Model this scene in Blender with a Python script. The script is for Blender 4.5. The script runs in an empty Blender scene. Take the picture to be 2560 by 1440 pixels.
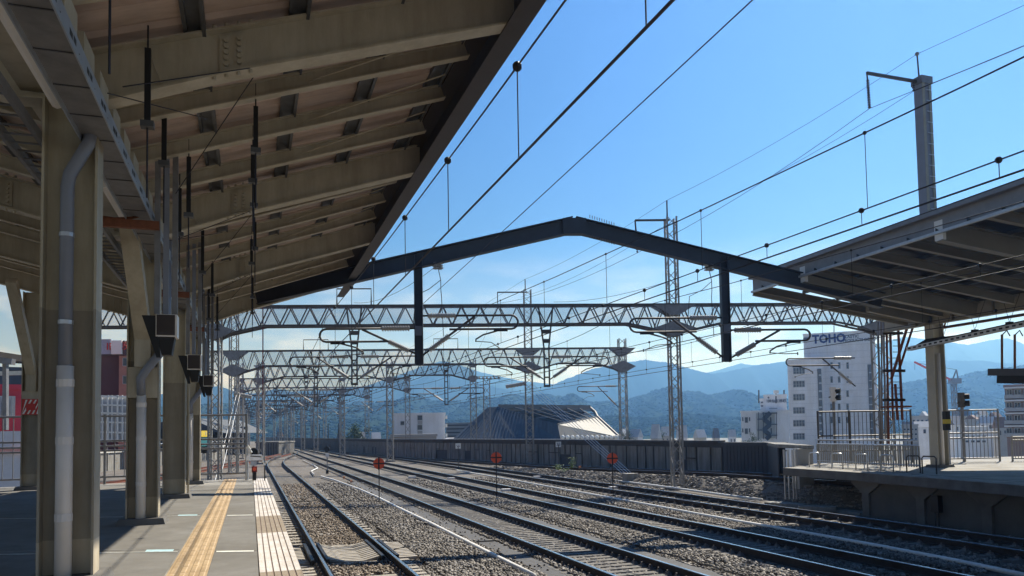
import bpy, bmesh, math, random
import numpy as np
from mathutils import Vector, Matrix
random.seed(7); rng = np.random.default_rng(7)
S = bpy.context.scene
COL = S.collection
# ------------------------------------------------------------------ camera
F = 1900.0; ROLL = .0165; PITCH = math.atan(95 / 1900); CY = 984.0; EYE = 1.4; YAW = math.radians(19.0166)
_fw = np.array([math.sin(YAW), math.cos(YAW), 0]); _rt = np.array([math.cos(YAW), -math.sin(YAW), 0]); _up = np.array([0, 0, 1.])
_f2 = _fw * math.cos(PITCH) + _up * math.sin(PITCH); _u2 = _up * math.cos(PITCH) - _fw * math.sin(PITCH)
_u3 = _u2 * math.cos(ROLL) + _rt * math.sin(ROLL); _r3 = _rt * math.cos(ROLL) - _u2 * math.sin(ROLL)
cam = bpy.data.cameras.new('camera'); co = bpy.data.objects.new('camera', cam); COL.objects.link(co)
cam.sensor_width = 36; cam.lens = F / 2560 * 36; cam.shift_y = (CY - 720) / 2560; cam.clip_start = .1; cam.clip_end = 30000
m = Matrix.Identity(4)
for i in range(3):
    m[i][0] = _r3[i]; m[i][1] = _u3[i]; m[i][2] = -_f2[i]
m[2][3] = EYE
co.matrix_world = m; S.camera = co
# ------------------------------------------------------------------ light
SUN = Vector((.775, .54, 1.0)).normalized()          # towards the sun
EL = math.asin(SUN.z); AZ = math.atan2(SUN.x, SUN.y)
w = bpy.data.worlds.new('World'); S.world = w; w.use_nodes = True
nt = w.node_tree; bg = nt.nodes['Background']
sky = nt.nodes.new('ShaderNodeTexSky'); sky.sky_type = 'NISHITA'; sky.sun_disc = False
sky.sun_elevation = EL; sky.sun_rotation = AZ; sky.altitude = 100; sky.air_density = 1.0; sky.dust_density = .15; sky.ozone_density = 4.0
hs_ = nt.nodes.new('ShaderNodeHueSaturation'); hs_.inputs['Saturation'].default_value = 1.35; hs_.inputs['Hue'].default_value = .512
tc = nt.nodes.new('ShaderNodeTexCoord'); mp_ = nt.nodes.new('ShaderNodeMapping'); mp_.inputs['Scale'].default_value = (5, 5, 16); nz_ = nt.nodes.new('ShaderNodeTexNoise'); nz_.inputs['Scale'].default_value = 2.2; nz_.inputs['Detail'].default_value = 7
rp_ = nt.nodes.new('ShaderNodeValToRGB'); rp_.color_ramp.elements[0].position = .48; rp_.color_ramp.elements[1].position = .70; rp_.color_ramp.elements[0].color = (.30, .30, .30, 1)
sx_ = nt.nodes.new('ShaderNodeSeparateXYZ'); bd_ = nt.nodes.new('ShaderNodeValToRGB'); e_ = bd_.color_ramp.elements; e_[0].position = .045; e_[0].color = (1, 1, 1, 1); e_[1].position = .24; e_[1].color = (0, 0, 0, 1)
mu_ = nt.nodes.new('ShaderNodeMath'); mu_.operation = 'MULTIPLY'; mx_ = nt.nodes.new('ShaderNodeMixRGB'); mx_.inputs[2].default_value = (15, 15.5, 16, 1)
L_ = nt.links.new; L_(tc.outputs['Generated'], mp_.inputs[0]); L_(mp_.outputs[0], nz_.inputs['Vector']); L_(nz_.outputs[0], rp_.inputs[0]); L_(tc.outputs['Generated'], sx_.inputs[0]); L_(sx_.outputs[2], bd_.inputs[0]); L_(rp_.outputs[0], mu_.inputs[0]); L_(bd_.outputs[0], mu_.inputs[1])
L_(sky.outputs[0], hs_.inputs['Color']); L_(hs_.outputs[0], mx_.inputs[1]); L_(mu_.outputs[0], mx_.inputs[0]); L_(mx_.outputs[0], bg.inputs[0]); bg.inputs[1].default_value = .046
sl = bpy.data.lights.new('sun', 'SUN'); so = bpy.data.objects.new('sun', sl); COL.objects.link(so)
sl.energy = 5.0; sl.angle = math.radians(.53); sl.color = (1, .985, .96)
so.rotation_euler = (-SUN).to_track_quat('-Z', 'Y').to_euler()
vs = S.view_settings; vs.view_transform = 'Standard'; vs.look = 'None'; vs.exposure = .72; vs.gamma = 1; vs.use_curve_mapping = False
# ------------------------------------------------------------------ pixel -> place helpers (photo 2560 x 1440)
O = np.array([0, 0, EYE])
def ray(x, y): return _f2 + _r3 * (x - 1280) / F + _u3 * (CY - y) / F
def at_z(x, y, z): d = ray(x, y); return O + d * ((z - EYE) / d[2])
def at_y(x, y, Y): d = ray(x, y); return O + d * (Y / d[1])
def at_x(x, y, X): d = ray(x, y); return O + d * (X / d[0])
def at_sk(x, y, X0, Y0, s): d = ray(x, y); return O + d * ((Y0 - s * X0) / (d[1] - s * d[0]))
def at_d(x, y, D): d = ray(x, y); return O + d * (D / (d @ _fw))
# ------------------------------------------------------------------ materials
MATS = {}
def mat(name, c, rough=.7, metal=0., var=.15, scale=6., bump=0., bscale=40., c2=None, stretch=(1, 1, 1), island=0., spec=.4, grime=0., gst=(2.5, 2.5, .35), tint=None):
    if name in MATS: return MATS[name]
    M = bpy.data.materials.new(name); M.use_nodes = True; n = M.node_tree.nodes; l = M.node_tree.links
    b = n['Principled BSDF']; b.inputs['Roughness'].default_value = rough; b.inputs['Metallic'].default_value = metal
    b.inputs['Specular IOR Level'].default_value = spec
    g = n.new('ShaderNodeNewGeometry'); mp = n.new('ShaderNodeMapping'); mp.inputs['Scale'].default_value = stretch
    l.new(g.outputs['Position'], mp.inputs[0])
    if var > 0:
        t = n.new('ShaderNodeTexNoise'); t.inputs['Scale'].default_value = scale; t.inputs['Detail'].default_value = 6; t.inputs['Roughness'].default_value = .65
        l.new(mp.outputs[0], t.inputs['Vector'])
        r = n.new('ShaderNodeValToRGB'); r.color_ramp.elements[0].position = .3; r.color_ramp.elements[1].position = .72
        ca = c2 if c2 else tuple(x * (1 - var) for x in c); cb = c if c2 else tuple(min(1, x * (1 + var)) for x in c)
        r.color_ramp.elements[0].color = (*ca, 1); r.color_ramp.elements[1].color = (*cb, 1)
        l.new(t.outputs[0], r.inputs[0]); out = r.outputs[0]
    else:
        rgb = n.new('ShaderNodeRGB'); rgb.outputs[0].default_value = (*c, 1); out = rgb.outputs[0]
    if island:
        mx = n.new('ShaderNodeHueSaturation'); mr = n.new('ShaderNodeMapRange')
        mr.inputs[3].default_value = 1 - island; mr.inputs[4].default_value = 1 + island
        l.new(g.outputs['Random Per Island'], mr.inputs[0]); l.new(mr.outputs[0], mx.inputs['Value']); l.new(out, mx.inputs['Color']); out = mx.outputs[0]
    if grime:
        m2 = n.new('ShaderNodeMapping'); m2.inputs['Scale'].default_value = gst; l.new(g.outputs['Position'], m2.inputs[0])
        t3 = n.new('ShaderNodeTexNoise'); t3.inputs['Scale'].default_value = 1.6; t3.inputs['Detail'].default_value = 8; t3.inputs['Roughness'].default_value = .7; l.new(m2.outputs[0], t3.inputs['Vector'])
        r3 = n.new('ShaderNodeValToRGB'); r3.color_ramp.elements[0].position = .38; r3.color_ramp.elements[1].position = .62; k = 1 - grime; r3.color_ramp.elements[0].color = (k, k * .97, k * .93, 1); r3.color_ramp.elements[1].color = (1, 1, 1, 1)
        mg_ = n.new('ShaderNodeMixRGB'); mg_.blend_type = 'MULTIPLY'; mg_.inputs[0].default_value = 1; l.new(t3.outputs[0], r3.inputs[0]); l.new(out, mg_.inputs[1]); l.new(r3.outputs[0], mg_.inputs[2]); out = mg_.outputs[0]
    if tint:                                   # rust dust lying along one track: (x centre, half width, colour factor)
        sx = n.new('ShaderNodeSeparateXYZ'); l.new(g.outputs['Position'], sx.inputs[0]); d1 = n.new('ShaderNodeMath'); d1.operation = 'SUBTRACT'; d1.inputs[1].default_value = tint[0]; l.new(sx.outputs[0], d1.inputs[0])
        ab = n.new('ShaderNodeMath'); ab.operation = 'ABSOLUTE'; l.new(d1.outputs[0], ab.inputs[0]); mr2 = n.new('ShaderNodeMapRange'); mr2.inputs[1].default_value = tint[1]; mr2.inputs[2].default_value = tint[1] * 1.6; mr2.inputs[3].default_value = 1; mr2.inputs[4].default_value = 0; l.new(ab.outputs[0], mr2.inputs[0])
        mt_ = n.new('ShaderNodeMixRGB'); mt_.blend_type = 'MULTIPLY'; mt_.inputs[2].default_value = (*tint[2], 1); l.new(mr2.outputs[0], mt_.inputs[0]); l.new(out, mt_.inputs[1]); out = mt_.outputs[0]
    l.new(out, b.inputs['Base Color'])
    if bump:
        t2 = n.new('ShaderNodeTexNoise'); t2.inputs['Scale'].default_value = bscale; t2.inputs['Detail'].default_value = 4
        l.new(mp.outputs[0], t2.inputs['Vector'])
        bp = n.new('ShaderNodeBump'); bp.inputs['Strength'].default_value = bump; bp.inputs['Distance'].default_value = .02
        l.new(t2.outputs[0], bp.inputs['Height']); l.new(bp.outputs[0], b.inputs['Normal'])
    MATS[name] = M; return M
beige = mat('beige_paint', (.47, .425, .33), .5, 0, .12, 1.5, .05, 12, grime=.20)
roofdeck = mat('roof_sheet', (.56, .44, .38), .55, 0, .14, 1.2, grime=.25, gst=(.5, 3, 1))
purlm = mat('purlin_steel', (.10, .105, .115), .5, .3, .25, 5)
navy = mat('dark_steel', (.030, .036, .050), .45, 0, .18, 3)
galv = mat('galvanised', (.21, .21, .22), .5, .35, .22, 5)
galvd = mat('galvanised_dark', (.11, .11, .115), .55, .3, .3, 4, c2=(.07, .055, .045))
galvb = mat('galvanised_bright', (.50, .52, .55), .38, .55, .12, 8)
trayb = mat('tray_steel', (.40, .44, .50), .4, .5, .12, 6)
pipeg = mat('grey_pipe', (.21, .23, .28), .4, 0, .08, 3)
pipew = mat('pvc_white', (.74, .70, .67), .4, 0, .06, 3)
ductw = mat('cable_duct_white', (.74, .72, .68), .5, 0, .10, 9)
insm = mat('insulator_grey', (.36, .34, .31), .35, 0, .15, 30)
insd = mat('insulator_dark', (.055, .045, .045), .35, 0, .2, 30)
wirem = mat('wire', (.035, .033, .04), .5, .4, 0)
blackm = mat('black', (.012, .013, .016), .5, 0, .1, 20)
rust = mat('orange_rust', (.22, .055, .022), .65, 0, .35, 9, c2=(.08, .022, .014))
redm = mat('signal_red', (.75, .10, .04), .5, 0, .10, 12)
brk = mat('red_brown_bracket', (.20, .07, .035), .6, 0, .25, 15)
raild = mat('rail_side', (.040, .030, .027), .75, .2, .3, 12)
railh = mat('rail_head', (.55, .56, .58), .22, 1, .08, 20, stretch=(8, .3, 1))
slp = mat('sleeper_concrete', (.33, .30, .26), .85, 0, .22, 7, .3, 60)
clipm = mat('rail_clip', (.16, .14, .13), .6, .4, .3, 20)
matm = mat('ballast_mat', (.085, .085, .09), .85, 0, .28, 5, .4, 90)
bal = mat('ballast_stone', (.285, .265, .245), .9, 0, .22, 1.3, .3, 120, c2=(.19, .175, .16), island=.6, grime=.35, gst=(.8, .25, 1), tint=(2.2, .75, (1, .90, .80)))
bed = mat('ballast_bed', (.23, .21, .19), .95, 0, .35, 22, .9, 30, c2=(.09, .08, .072), grime=.3, gst=(.6, .15, 1))
conc = mat('concrete', (.30, .29, .27), .85, 0, .2, 1.1, .25, 25, grime=.35)
concd = mat('concrete_dark', (.17, .165, .16), .9, 0, .35, 2.2, .3, 20, c2=(.10, .095, .09))
panelm = mat('wall_panel', (.25, .255, .255), .8, 0, .14, .8, .1, 10, stretch=(1, 1, .4), grime=.45)
walld = mat('dark_wall', (.045, .055, .075), .6, 0, .25, 1.5, stretch=(1, 1, .25))
asph = mat('platform_asphalt', (.185, .178, .166), .88, 0, .16, 2.5, .25, 140, grime=.22, gst=(.5, .35, 1))
yel = mat('yellow_tile', (.47, .34, .20), .65, 0, .14, 5, .1, 60, grime=.25, gst=(3, .6, 1))
wht = mat('white_tile', (.66, .62, .585), .6, 0, .10, 6, .1, 60, grime=.22, gst=(2, 1, 1))
brn = mat('brown_tile', (.27, .22, .165), .7, 0, .2, 6, .1, 60)
groove = mat('tile_groove', (.20, .15, .13), .8, 0, .1)
markw = mat('white_paint', (.72, .72, .66), .6, 0, .22, 9)
markc = mat('cyan_paint', (.42, .62, .68), .6, 0, .22, 14)
bwhite = mat('white_cladding', (.76, .77, .82), .6, 0, .05, .3, grime=.14, gst=(.3, .3, .05))
bwhite2 = mat('white_render', (.78, .79, .83), .7, 0, .06, .2, grime=.16, gst=(.3, .3, .05))
bgrey = mat('grey_render', (.36, .35, .34), .8, 0, .12, .3)
bbrown = mat('brown_cladding', (.115, .07, .075), .6, 0, .08, .6)
bbrick = mat('brick_red', (.40, .20, .15), .8, 0, .14, 2)
bred = mat('red_panel', (.60, .05, .08), .5, 0, .08, 1)
paneg = mat('window_glass', (.035, .045, .06), .12, 0, .1, .5, spec=.6)
framem = mat('window_frame', (.45, .46, .48), .5, .2, .05)
roofm = mat('arena_metal', (.05, .066, .095), .6, .0, .14, .25, stretch=(1, 1, 1))
rooft = mat('arena_tile', (.125, .125, .12), .6, 0, .14, .4)
tohob = mat('sign_blue', (.015, .03, .16), .4, 0, 0)
signg = mat('sign_grey', (.13, .145, .18), .5, 0, 0)
signw = mat('sign_white', (.78, .78, .76), .45, 0, .03)
signr = mat('sign_red', (.55, .045, .04), .5, 0, .05)
yelp = mat('machine_yellow', (.66, .48, .05), .5, 0, .1)
tealp = mat('machine_teal', (.03, .16, .18), .5, 0, .1)
orp = mat('orange_block', (.66, .25, .10), .7, 0, .15, 20)
leafm = mat('weed_leaf', (.10, .17, .035), .7, 0, .3, 30, island=.4)
treem = mat('tree_leaf', (.055, .085, .025), .75, 0, .3, .7, island=.5)
trunkm = mat('tree_trunk', (.09, .065, .045), .9, 0, .2)
forest = mat('forest', (.026, .040, .016), .95, 0, .4, .012, c2=(.010, .018, .009), island=.2, spec=0)
mount = mat('mountain', (.007, .011, .009), .95, 0, .35, .004, c2=(.004, .007, .006), spec=0)
townm = mat('town_ground', (.17, .17, .16), .95, 0, .3, .02)
roofb = mat('house_roof', (.14, .15, .18), .6, 0, .2, .5)
def band_mat():
    M = beige.copy(); M.name = 'column_paint'; n = M.node_tree.nodes; l = M.node_tree.links
    b = n['Principled BSDF']; src = b.inputs['Base Color'].links[0].from_socket
    g = n.new('ShaderNodeNewGeometry'); sx = n.new('ShaderNodeSeparateXYZ'); l.new(g.outputs['Position'], sx.inputs[0])
    r = n.new('ShaderNodeValToRGB'); r.color_ramp.interpolation = 'CONSTANT'
    mr = n.new('ShaderNodeMapRange'); mr.inputs[2].default_value = 5
    l.new(sx.outputs[2], mr.inputs[0]); l.new(mr.outputs[0], r.inputs[0])
    e = r.color_ramp.elements; e[0].color = (1.05, 1.02, 1.0, 1); e[1].position = .084; e[1].color = (.70, .70, .72, 1)
    x = e.new(.53); x.color = (.98, .98, .96, 1)
    mx = n.new('ShaderNodeMixRGB'); mx.blend_type = 'MULTIPLY'; mx.inputs[0].default_value = 1
    l.new(src, mx.inputs[1]); l.new(r.outputs[0], mx.inputs[2]); l.new(mx.outputs[0], b.inputs['Base Color'])
    return M
colm = band_mat()
def net_mat():
    M = bpy.data.materials.new('clear_panel'); M.use_nodes = True; n = M.node_tree.nodes; l = M.node_tree.links
    b = n['Principled BSDF']; b.inputs['Base Color'].default_value = (.42, .50, .62, 1); b.inputs['Roughness'].default_value = .5
    t = n.new('ShaderNodeBsdfTransparent'); mx = n.new('ShaderNodeMixShader'); mx.inputs[0].default_value = .22
    l.new(t.outputs[0], mx.inputs[1]); l.new(b.outputs[0], mx.inputs[2]); l.new(mx.outputs[0], n['Material Output'].inputs[0]); return M
netm = net_mat()
# ------------------------------------------------------------------ mesh helpers
ORG = {}
def V(*a): return Vector(a)
class MB:
    def __init__(s): s.v = []; s.f = []
    def add(s, vs, fs):
        o = len(s.v); s.v += [tuple(x) for x in vs]; s.f += [tuple(i + o for i in q) for q in fs]; return s
    def hexa(s, p): return s.add(p, [(0, 3, 2, 1), (4, 5, 6, 7), (0, 1, 5, 4), (1, 2, 6, 5), (2, 3, 7, 6), (3, 0, 4, 7)])
    def box(s, x0, x1, y0, y1, z0, z1):
        return s.hexa([(x0, y0, z0), (x1, y0, z0), (x1, y1, z0), (x0, y1, z0), (x0, y0, z1), (x1, y0, z1), (x1, y1, z1), (x0, y1, z1)])
    def obox(s, c, ax, ay, sx, sy, z0, z1):     # box with horizontal axes ax, ay
        c = Vector(c); ax = Vector(ax); ay = Vector(ay); q = []
        for z in (z0, z1):
            for a, b in ((-1, -1), (1, -1), (1, 1), (-1, 1)):
                p = c + ax * (a * sx / 2) + ay * (b * sy / 2); q.append((p.x, p.y, z))
        return s.hexa(q)
    def bar(s, p, q, w, h, up=(0, 0, 1)):
        p = Vector(p); q = Vector(q); d = (q - p).normalized(); u = Vector(up)
        if abs(d.dot(u)) > .98: u = Vector((0, 1, 0))
        a = d.cross(u).normalized(); b = a.cross(d).normalized()
        return s.hexa([t + a * (i * w / 2) + b * (j * h / 2) for t in (p, q) for i, j in ((-1, -1), (1, -1), (1, 1), (-1, 1))])
    def ibeam(s, p, q, w, h, tf=.02, tw=.012, up=(0, 0, 1)):
        p = Vector(p); q = Vector(q); d = (q - p).normalized(); a = d.cross(Vector(up)).normalized(); b = a.cross(d).normalized()
        s.bar(p + b * (h / 2 - tf / 2), q + b * (h / 2 - tf / 2), w, tf, up); s.bar(p - b * (h / 2 - tf / 2), q - b * (h / 2 - tf / 2), w, tf, up)
        return s.bar(p, q, tw, h - 2 * tf, up)
    def tube(s, p, q, r, n=6, r2=None): return s.path([p, q], r, n, r2)
    def path(s, pts, r, n=6, r2=None):
        pts = [Vector(p) for p in pts]; N = len(pts); vs = []; fs = []; pa = None
        for i, p in enumerate(pts):
            d = (pts[min(i + 1, N - 1)] - pts[max(i - 1, 0)]).normalized()
            if pa is None:
                u = Vector((0, 0, 1)) if abs(d.z) < .95 else Vector((1, 0, 0)); pa = d.cross(u).normalized()
            a = (pa - d * pa.dot(d)).normalized(); b = d.cross(a); pa = a
            rr = r if r2 is None else r + (r2 - r) * i / (N - 1)
            vs += [p + a * (rr * math.cos(2 * math.pi * k / n)) + b * (rr * math.sin(2 * math.pi * k / n)) for k in range(n)]
        for i in range(N - 1):
            for k in range(n): fs.append((i * n + k, i * n + (k + 1) % n, (i + 1) * n + (k + 1) % n, (i + 1) * n + k))
        fs.append(tuple(range(n - 1, -1, -1))); fs.append(tuple(range((N - 1) * n, N * n))); return s.add(vs, fs)
    def ribs(s, p, q, r, r2, k, n=8):           # ribbed insulator
        p = Vector(p); q = Vector(q); s.tube(p, q, r, n)
        for i in range(k):
            t = (i + .5) / k; c = p.lerp(q, t); d = (q - p).normalized() * ((q - p).length / k * .22)
            s.tube(c - d, c + d, r2, n)
        return s
    def ball(s, c, r, n=8):
        vs = []; fs = []; c = Vector(c); R = 5
        for i in range(R + 1):
            a = math.pi * i / R
            for k in range(n): vs.append(c + V(math.sin(a) * math.cos(2 * math.pi * k / n), math.sin(a) * math.sin(2 * math.pi * k / n), math.cos(a)) * r)
        for i in range(R):
            for k in range(n): fs.append((i * n + k, (i + 1) * n + k, (i + 1) * n + (k + 1) % n, i * n + (k + 1) % n))
        return s.add(vs, fs)
    def plate(s, poly, off):                    # extruded flat polygon; off = thickness vector
        n = len(poly); off = Vector(off); a = [Vector(p) for p in poly]
        fs = [tuple(range(n - 1, -1, -1)), tuple(range(n, 2 * n))] + [(i, (i + 1) % n, n + (i + 1) % n, n + i) for i in range(n)]
        return s.add([p - off / 2 for p in a] + [p + off / 2 for p in a], fs)
    def mesh(s, name, org=(0, 0, 0), smooth=False):
        me = bpy.data.meshes.new(name); o = Vector(org); me.from_pydata([tuple(Vector(v) - o) for v in s.v], [], s.f)
        if smooth: me.polygons.foreach_set('use_smooth', [True] * len(me.polygons))
        me.update(); return me
    def build(s, name, m, parent=None, loc=None, smooth=False):
        org = Vector(loc) if loc is not None else (ORG[parent] if parent else Vector((0, 0, 0)))
        me = s.mesh(name, org, smooth); me.materials.append(m)
        return link(name, me, parent, org)
def link(name, me, parent, org):
    o = bpy.data.objects.new(name, me); COL.objects.link(o); org = Vector(org)
    if parent: o.parent = parent; o.location = org - ORG[parent]
    else: o.location = org
    ORG[o] = org; return o
def inst(name, me, parent, loc, rz=0, rot=None):
    o = link(name, me, parent, loc)
    if rot: o.rotation_euler = rot
    elif rz: o.rotation_euler = (0, 0, rz)
    return o
def tag(o, label, cat, group=None):
    o['label'] = label; o['category'] = cat
    if group: o['group'] = group
    return o
def thing(name, label, cat, loc, group=None):
    o = bpy.data.objects.new(name, None); o.empty_display_size = .1; COL.objects.link(o); o.location = loc; ORG[o] = Vector(loc)
    return tag(o, label, cat, group)
def struct(o): o['kind'] = 'structure'; return o
def stuff(o): o['kind'] = 'stuff'; return o
def smesh(mb, name, m, smooth=False):
    me = mb.mesh(name, smooth=smooth); me.materials.append(m); return me
def lerp(a, b, t): return a + (b - a) * t
RZ = -1.25                                   # rail head height (platform surface is 0)
# ================================================================== SETTING: town ground, track bed, hills
struct(MB().box(-9000, 9000, -600, 14000, -9.6, -9.0).build('ground', townm))
struct(MB().box(-26, 29.5, -8, 420, -2.2, -1.50).build('track_bed', bed))
def ridge(name, pts, D, thick, m, res, nz, amp, seed, crowns=0, zb=-9):
    """a real hill range: crest heights read from the skyline, slopes to both sides, lumpy surface"""
    r = np.random.default_rng(seed); pts = np.array(pts, float)
    xs = np.arange(pts[0, 0], pts[-1, 0] + 1, res); ys = np.interp(xs, pts[:, 0], pts[:, 1])
    U = np.linspace(-1, 1, nz); vs = []
    ph = r.uniform(0, 6.28, 24); fx = r.uniform(.002, .05, 24)
    bumps = r.uniform(0, 1, (len(xs), nz)); 
    crest = np.array([at_d(x, y, D) for x, y in zip(xs, ys)])
    for i in range(len(xs)):
        p = crest[i]; nr = sum(math.sin(xs[i] * fx[k] + ph[k]) for k in range(12)) / 6
        for j, u in enumerate(U):
            a = abs(u); h = (1 - a ** 1.25) * (p[2] - zb)
            gul = 1 + (.22 if crowns else .07) * math.sin(xs[i] * .031 + 3.1 * a + ph[0]) * a * (1 - a) * 4 + (.15 if crowns else .06) * math.sin(xs[i] * .083 + 5 * a + ph[1]) * a * (1 - a) * 4
            h = h * (gul if a > .02 else 1) + (bumps[i, j] - .5) * (amp if not crowns else 1.5) * (1 if a < .97 else 0)
            f = p + _fw * (u * thick * (1 + .2 * nr))
            vs.append((f[0], f[1], zb + max(h, -2)))
    if crowns:
        vs = np.array(vs); n0 = len(xs); t = r.integers(0, (n0 - 1) * (nz - 1), crowns); ci, cj = t // (nz - 1), t % (nz - 1)
        q = MB(); q.v = [tuple(v) for v in vs]; q.f = [(i * nz + j, (i + 1) * nz + j, (i + 1) * nz + j + 1, i * nz + j + 1) for i in range(n0 - 1) for j in range(nz - 1)]
        fu, fv = r.uniform(0, 1, crowns), r.uniform(0, 1, crowns); sz = r.uniform(.5, 1.25, crowns) * amp
        for k in range(crowns):
            b0 = ci[k] * nz + cj[k]; a_, b_, c_, d_ = vs[b0], vs[b0 + nz], vs[b0 + nz + 1], vs[b0 + 1]
            p = (a_ * (1 - fu[k]) + b_ * fu[k]) * (1 - fv[k]) + (d_ * (1 - fu[k]) + c_ * fu[k]) * fv[k]
            if p[2] < zb + 3: continue
            s_ = sz[k]; w1, w2, h1 = s_ * r.uniform(.7, 1.1), s_ * r.uniform(.7, 1.1), s_ * r.uniform(.35, .6); th = r.uniform(0, 1.57); ct, st_ = math.cos(th), math.sin(th)
            rg = [(p[0] + w1 * (ct * x_ - st_ * y_), p[1] + w2 * (st_ * x_ + ct * y_), p[2] + h1 * .35) for x_, y_ in ((1, 0), (.3, .95), (-.8, .6), (-.8, -.6), (.3, -.95))]
            lo = [(x_ * .75 + p[0] * .25, y_ * .75 + p[1] * .25, p[2] - h1 * .5) for x_, y_, _ in rg]
            o = len(q.v); q.v += rg + lo + [(p[0], p[1], p[2] + h1)]
            q.f += [(o + i_, o + (i_ + 1) % 5, o + 10) for i_ in range(5)] + [(o + 5 + i_, o + 5 + (i_ + 1) % 5, o + (i_ + 1) % 5, o + i_) for i_ in range(5)]
        return struct(q.build(name, m, smooth=True))
    n = len(xs); fs = [(i * nz + j, (i + 1) * nz + j, (i + 1) * nz + j + 1, i * nz + j + 1) for i in range(n - 1) for j in range(nz - 1)]
    b = MB(); b.v = vs; b.f = fs
    return struct(b.build(name, m, smooth=True))
ridge('wooded_hills', [(-900, 1000), (-300, 1010), (200, 1030), (560, 1022), (640, 1012), (760, 1018), (900, 1010), (1000, 1003), (1100, 1000), (1200, 1003), (1290, 990), (1345, 983), (1400, 988), (1430, 1003), (1500, 1006), (1590, 993), (1640, 980), (1705, 974), (1760, 982), (1830, 984), (1900, 1004), (1960, 1010), (2080, 1000), (2190, 972), (2250, 962), (2320, 966), (2400, 955), (2450, 938), (2500, 924), (2560, 920), (2700, 905), (3100, 920), (3600, 980)], 1650, 560, forest, 4, 26, 5.0, 3, 40000)
ridge('wooded_foothills', [(200, 1078), (500, 1068), (640, 1060), (820, 1052), (960, 1048), (1100, 1052), (1240, 1046), (1400, 1050), (1560, 1040), (1640, 1044), (1740, 1036), (1850, 1044), (1980, 1050), (2150, 1048), (2300, 1040), (2450, 1034), (2600, 1030), (2900, 1050)], 1050, 240, forest, 4, 18, 3.6, 5, 20000)
ridge('mountains', [(-900, 1000), (0, 985), (380, 990), (470, 975), (548, 966), (590, 980), (640, 985), (690, 972), (760, 984), (860, 970), (960, 962), (1040, 948), (1090, 932), (1120, 938), (1170, 950), (1240, 968), (1330, 985), (1370, 968), (1410, 950), (1480, 922), (1560, 906), (1610, 901), (1665, 905), (1720, 920), (1770, 935), (1810, 930), (1900, 912), (1960, 905), (2050, 918), (2150, 920), (2230, 905), (2330, 900), (2420, 902), (2560, 910), (2900, 930), (3600, 1000)], 3000, 700, mount, 4, 27, 3, 8)
ridge('far_mountains', [(-900, 1010), (300, 1000), (900, 970), (1000, 936), (1060, 915), (1108, 902), (1150, 913), (1200, 930), (1300, 952), (1400, 962), (1500, 950), (1620, 955), (1700, 945), (1790, 927), (1850, 908), (1890, 915), (1950, 905), (2060, 890), (2180, 862), (2260, 842), (2330, 850), (2420, 862), (2490, 848), (2560, 868), (2800, 900), (3600, 980)], 4000, 800, mount, 5, 19, 3, 9)
# ================================================================== TRACKS
def railpath(cl, off):
    out = []
    for i, p in enumerate(cl):
        a = Vector(cl[max(i - 1, 0)]); b = Vector(cl[min(i + 1, len(cl) - 1)]); d = b - a; d.z = 0; d.normalize()
        out.append(Vector(p) + Vector((d.y, -d.x, 0)) * off)
    return out
def extr(b, pts, prof):
    n = len(prof); vs = []; fs = []
    for i, p in enumerate(pts):
        d = (pts[min(i + 1, len(pts) - 1)] - pts[max(i - 1, 0)]); d.z = 0; d.normalize(); s = Vector((d.y, -d.x, 0))
        vs += [p + s * u + Vector((0, 0, v)) for u, v in prof]
    for i in range(len(pts) - 1):
        for k in range(n): fs.append((i * n + k, (i + 1) * n + k, (i + 1) * n + (k + 1) % n, i * n + (k + 1) % n))
    fs.append(tuple(range(n))); fs.append(tuple(range(len(pts) * n - 1, (len(pts) - 1) * n - 1, -1)))
    return b.add(vs, fs)
RP = [(-.066, -.174), (.066, -.174), (.066, -.16), (.014, -.145), (.014, -.05), (.036, -.045), (.036, -.006), (-.036, -.006), (-.036, -.045), (-.014, -.05), (-.014, -.145), (-.066, -.16)]
HP = [(-.031, -.006), (.031, -.006), (.027, 0), (-.027, 0)]
_s = MB()
_s.hexa([(-1.2, -.13, -.10), (1.2, -.13, -.10), (1.2, .13, -.10), (-1.2, .13, -.10), (-1.18, -.10, 0), (1.18, -.10, 0), (1.18, .10, 0), (-1.18, .10, 0)])
ME_SLP = smesh(_s, 'sleeper', slp); ME_SLPD = smesh(_s, 'sleeper', mat('sleeper_dirty', (.15, .14, .13), .9, 0, .35, 6, .3, 50))
_s = MB()
for sx in (-1, 1):
    _s.hexa([(sx * .10 - .045, -.06, 0), (sx * .10 + .045, -.06, 0), (sx * .10 + .045, .06, 0), (sx * .10 - .045, .06, 0), (sx * .10 - .03, -.04, .05), (sx * .10 + .03, -.04, .05), (sx * .10 + .03, .04, .05), (sx * .10 - .03, .04, .05)])
    _s.tube((sx * .115, 0, .04), (sx * .115, 0, .085), .018, 6)
_s.hexa([(-.17, -.075, -.004), (.17, -.075, -.004), (.17, .075, -.004), (-.17, .075, -.004), (-.16, -.07, .012), (.16, -.07, .012), (.16, .07, .012), (-.16, .07, .012)])
ME_CLIP = smesh(_s, 'rail_clip', clipm)
def resample(cl, step=3.0):
    out = []
    for a, b in zip(cl[:-1], cl[1:]):
        a = Vector(a); b = Vector(b); n = max(1, int((b - a).length / step))
        out += [a.lerp(b, i / n) for i in range(n)]
    return out + [Vector(cl[-1])]
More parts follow.
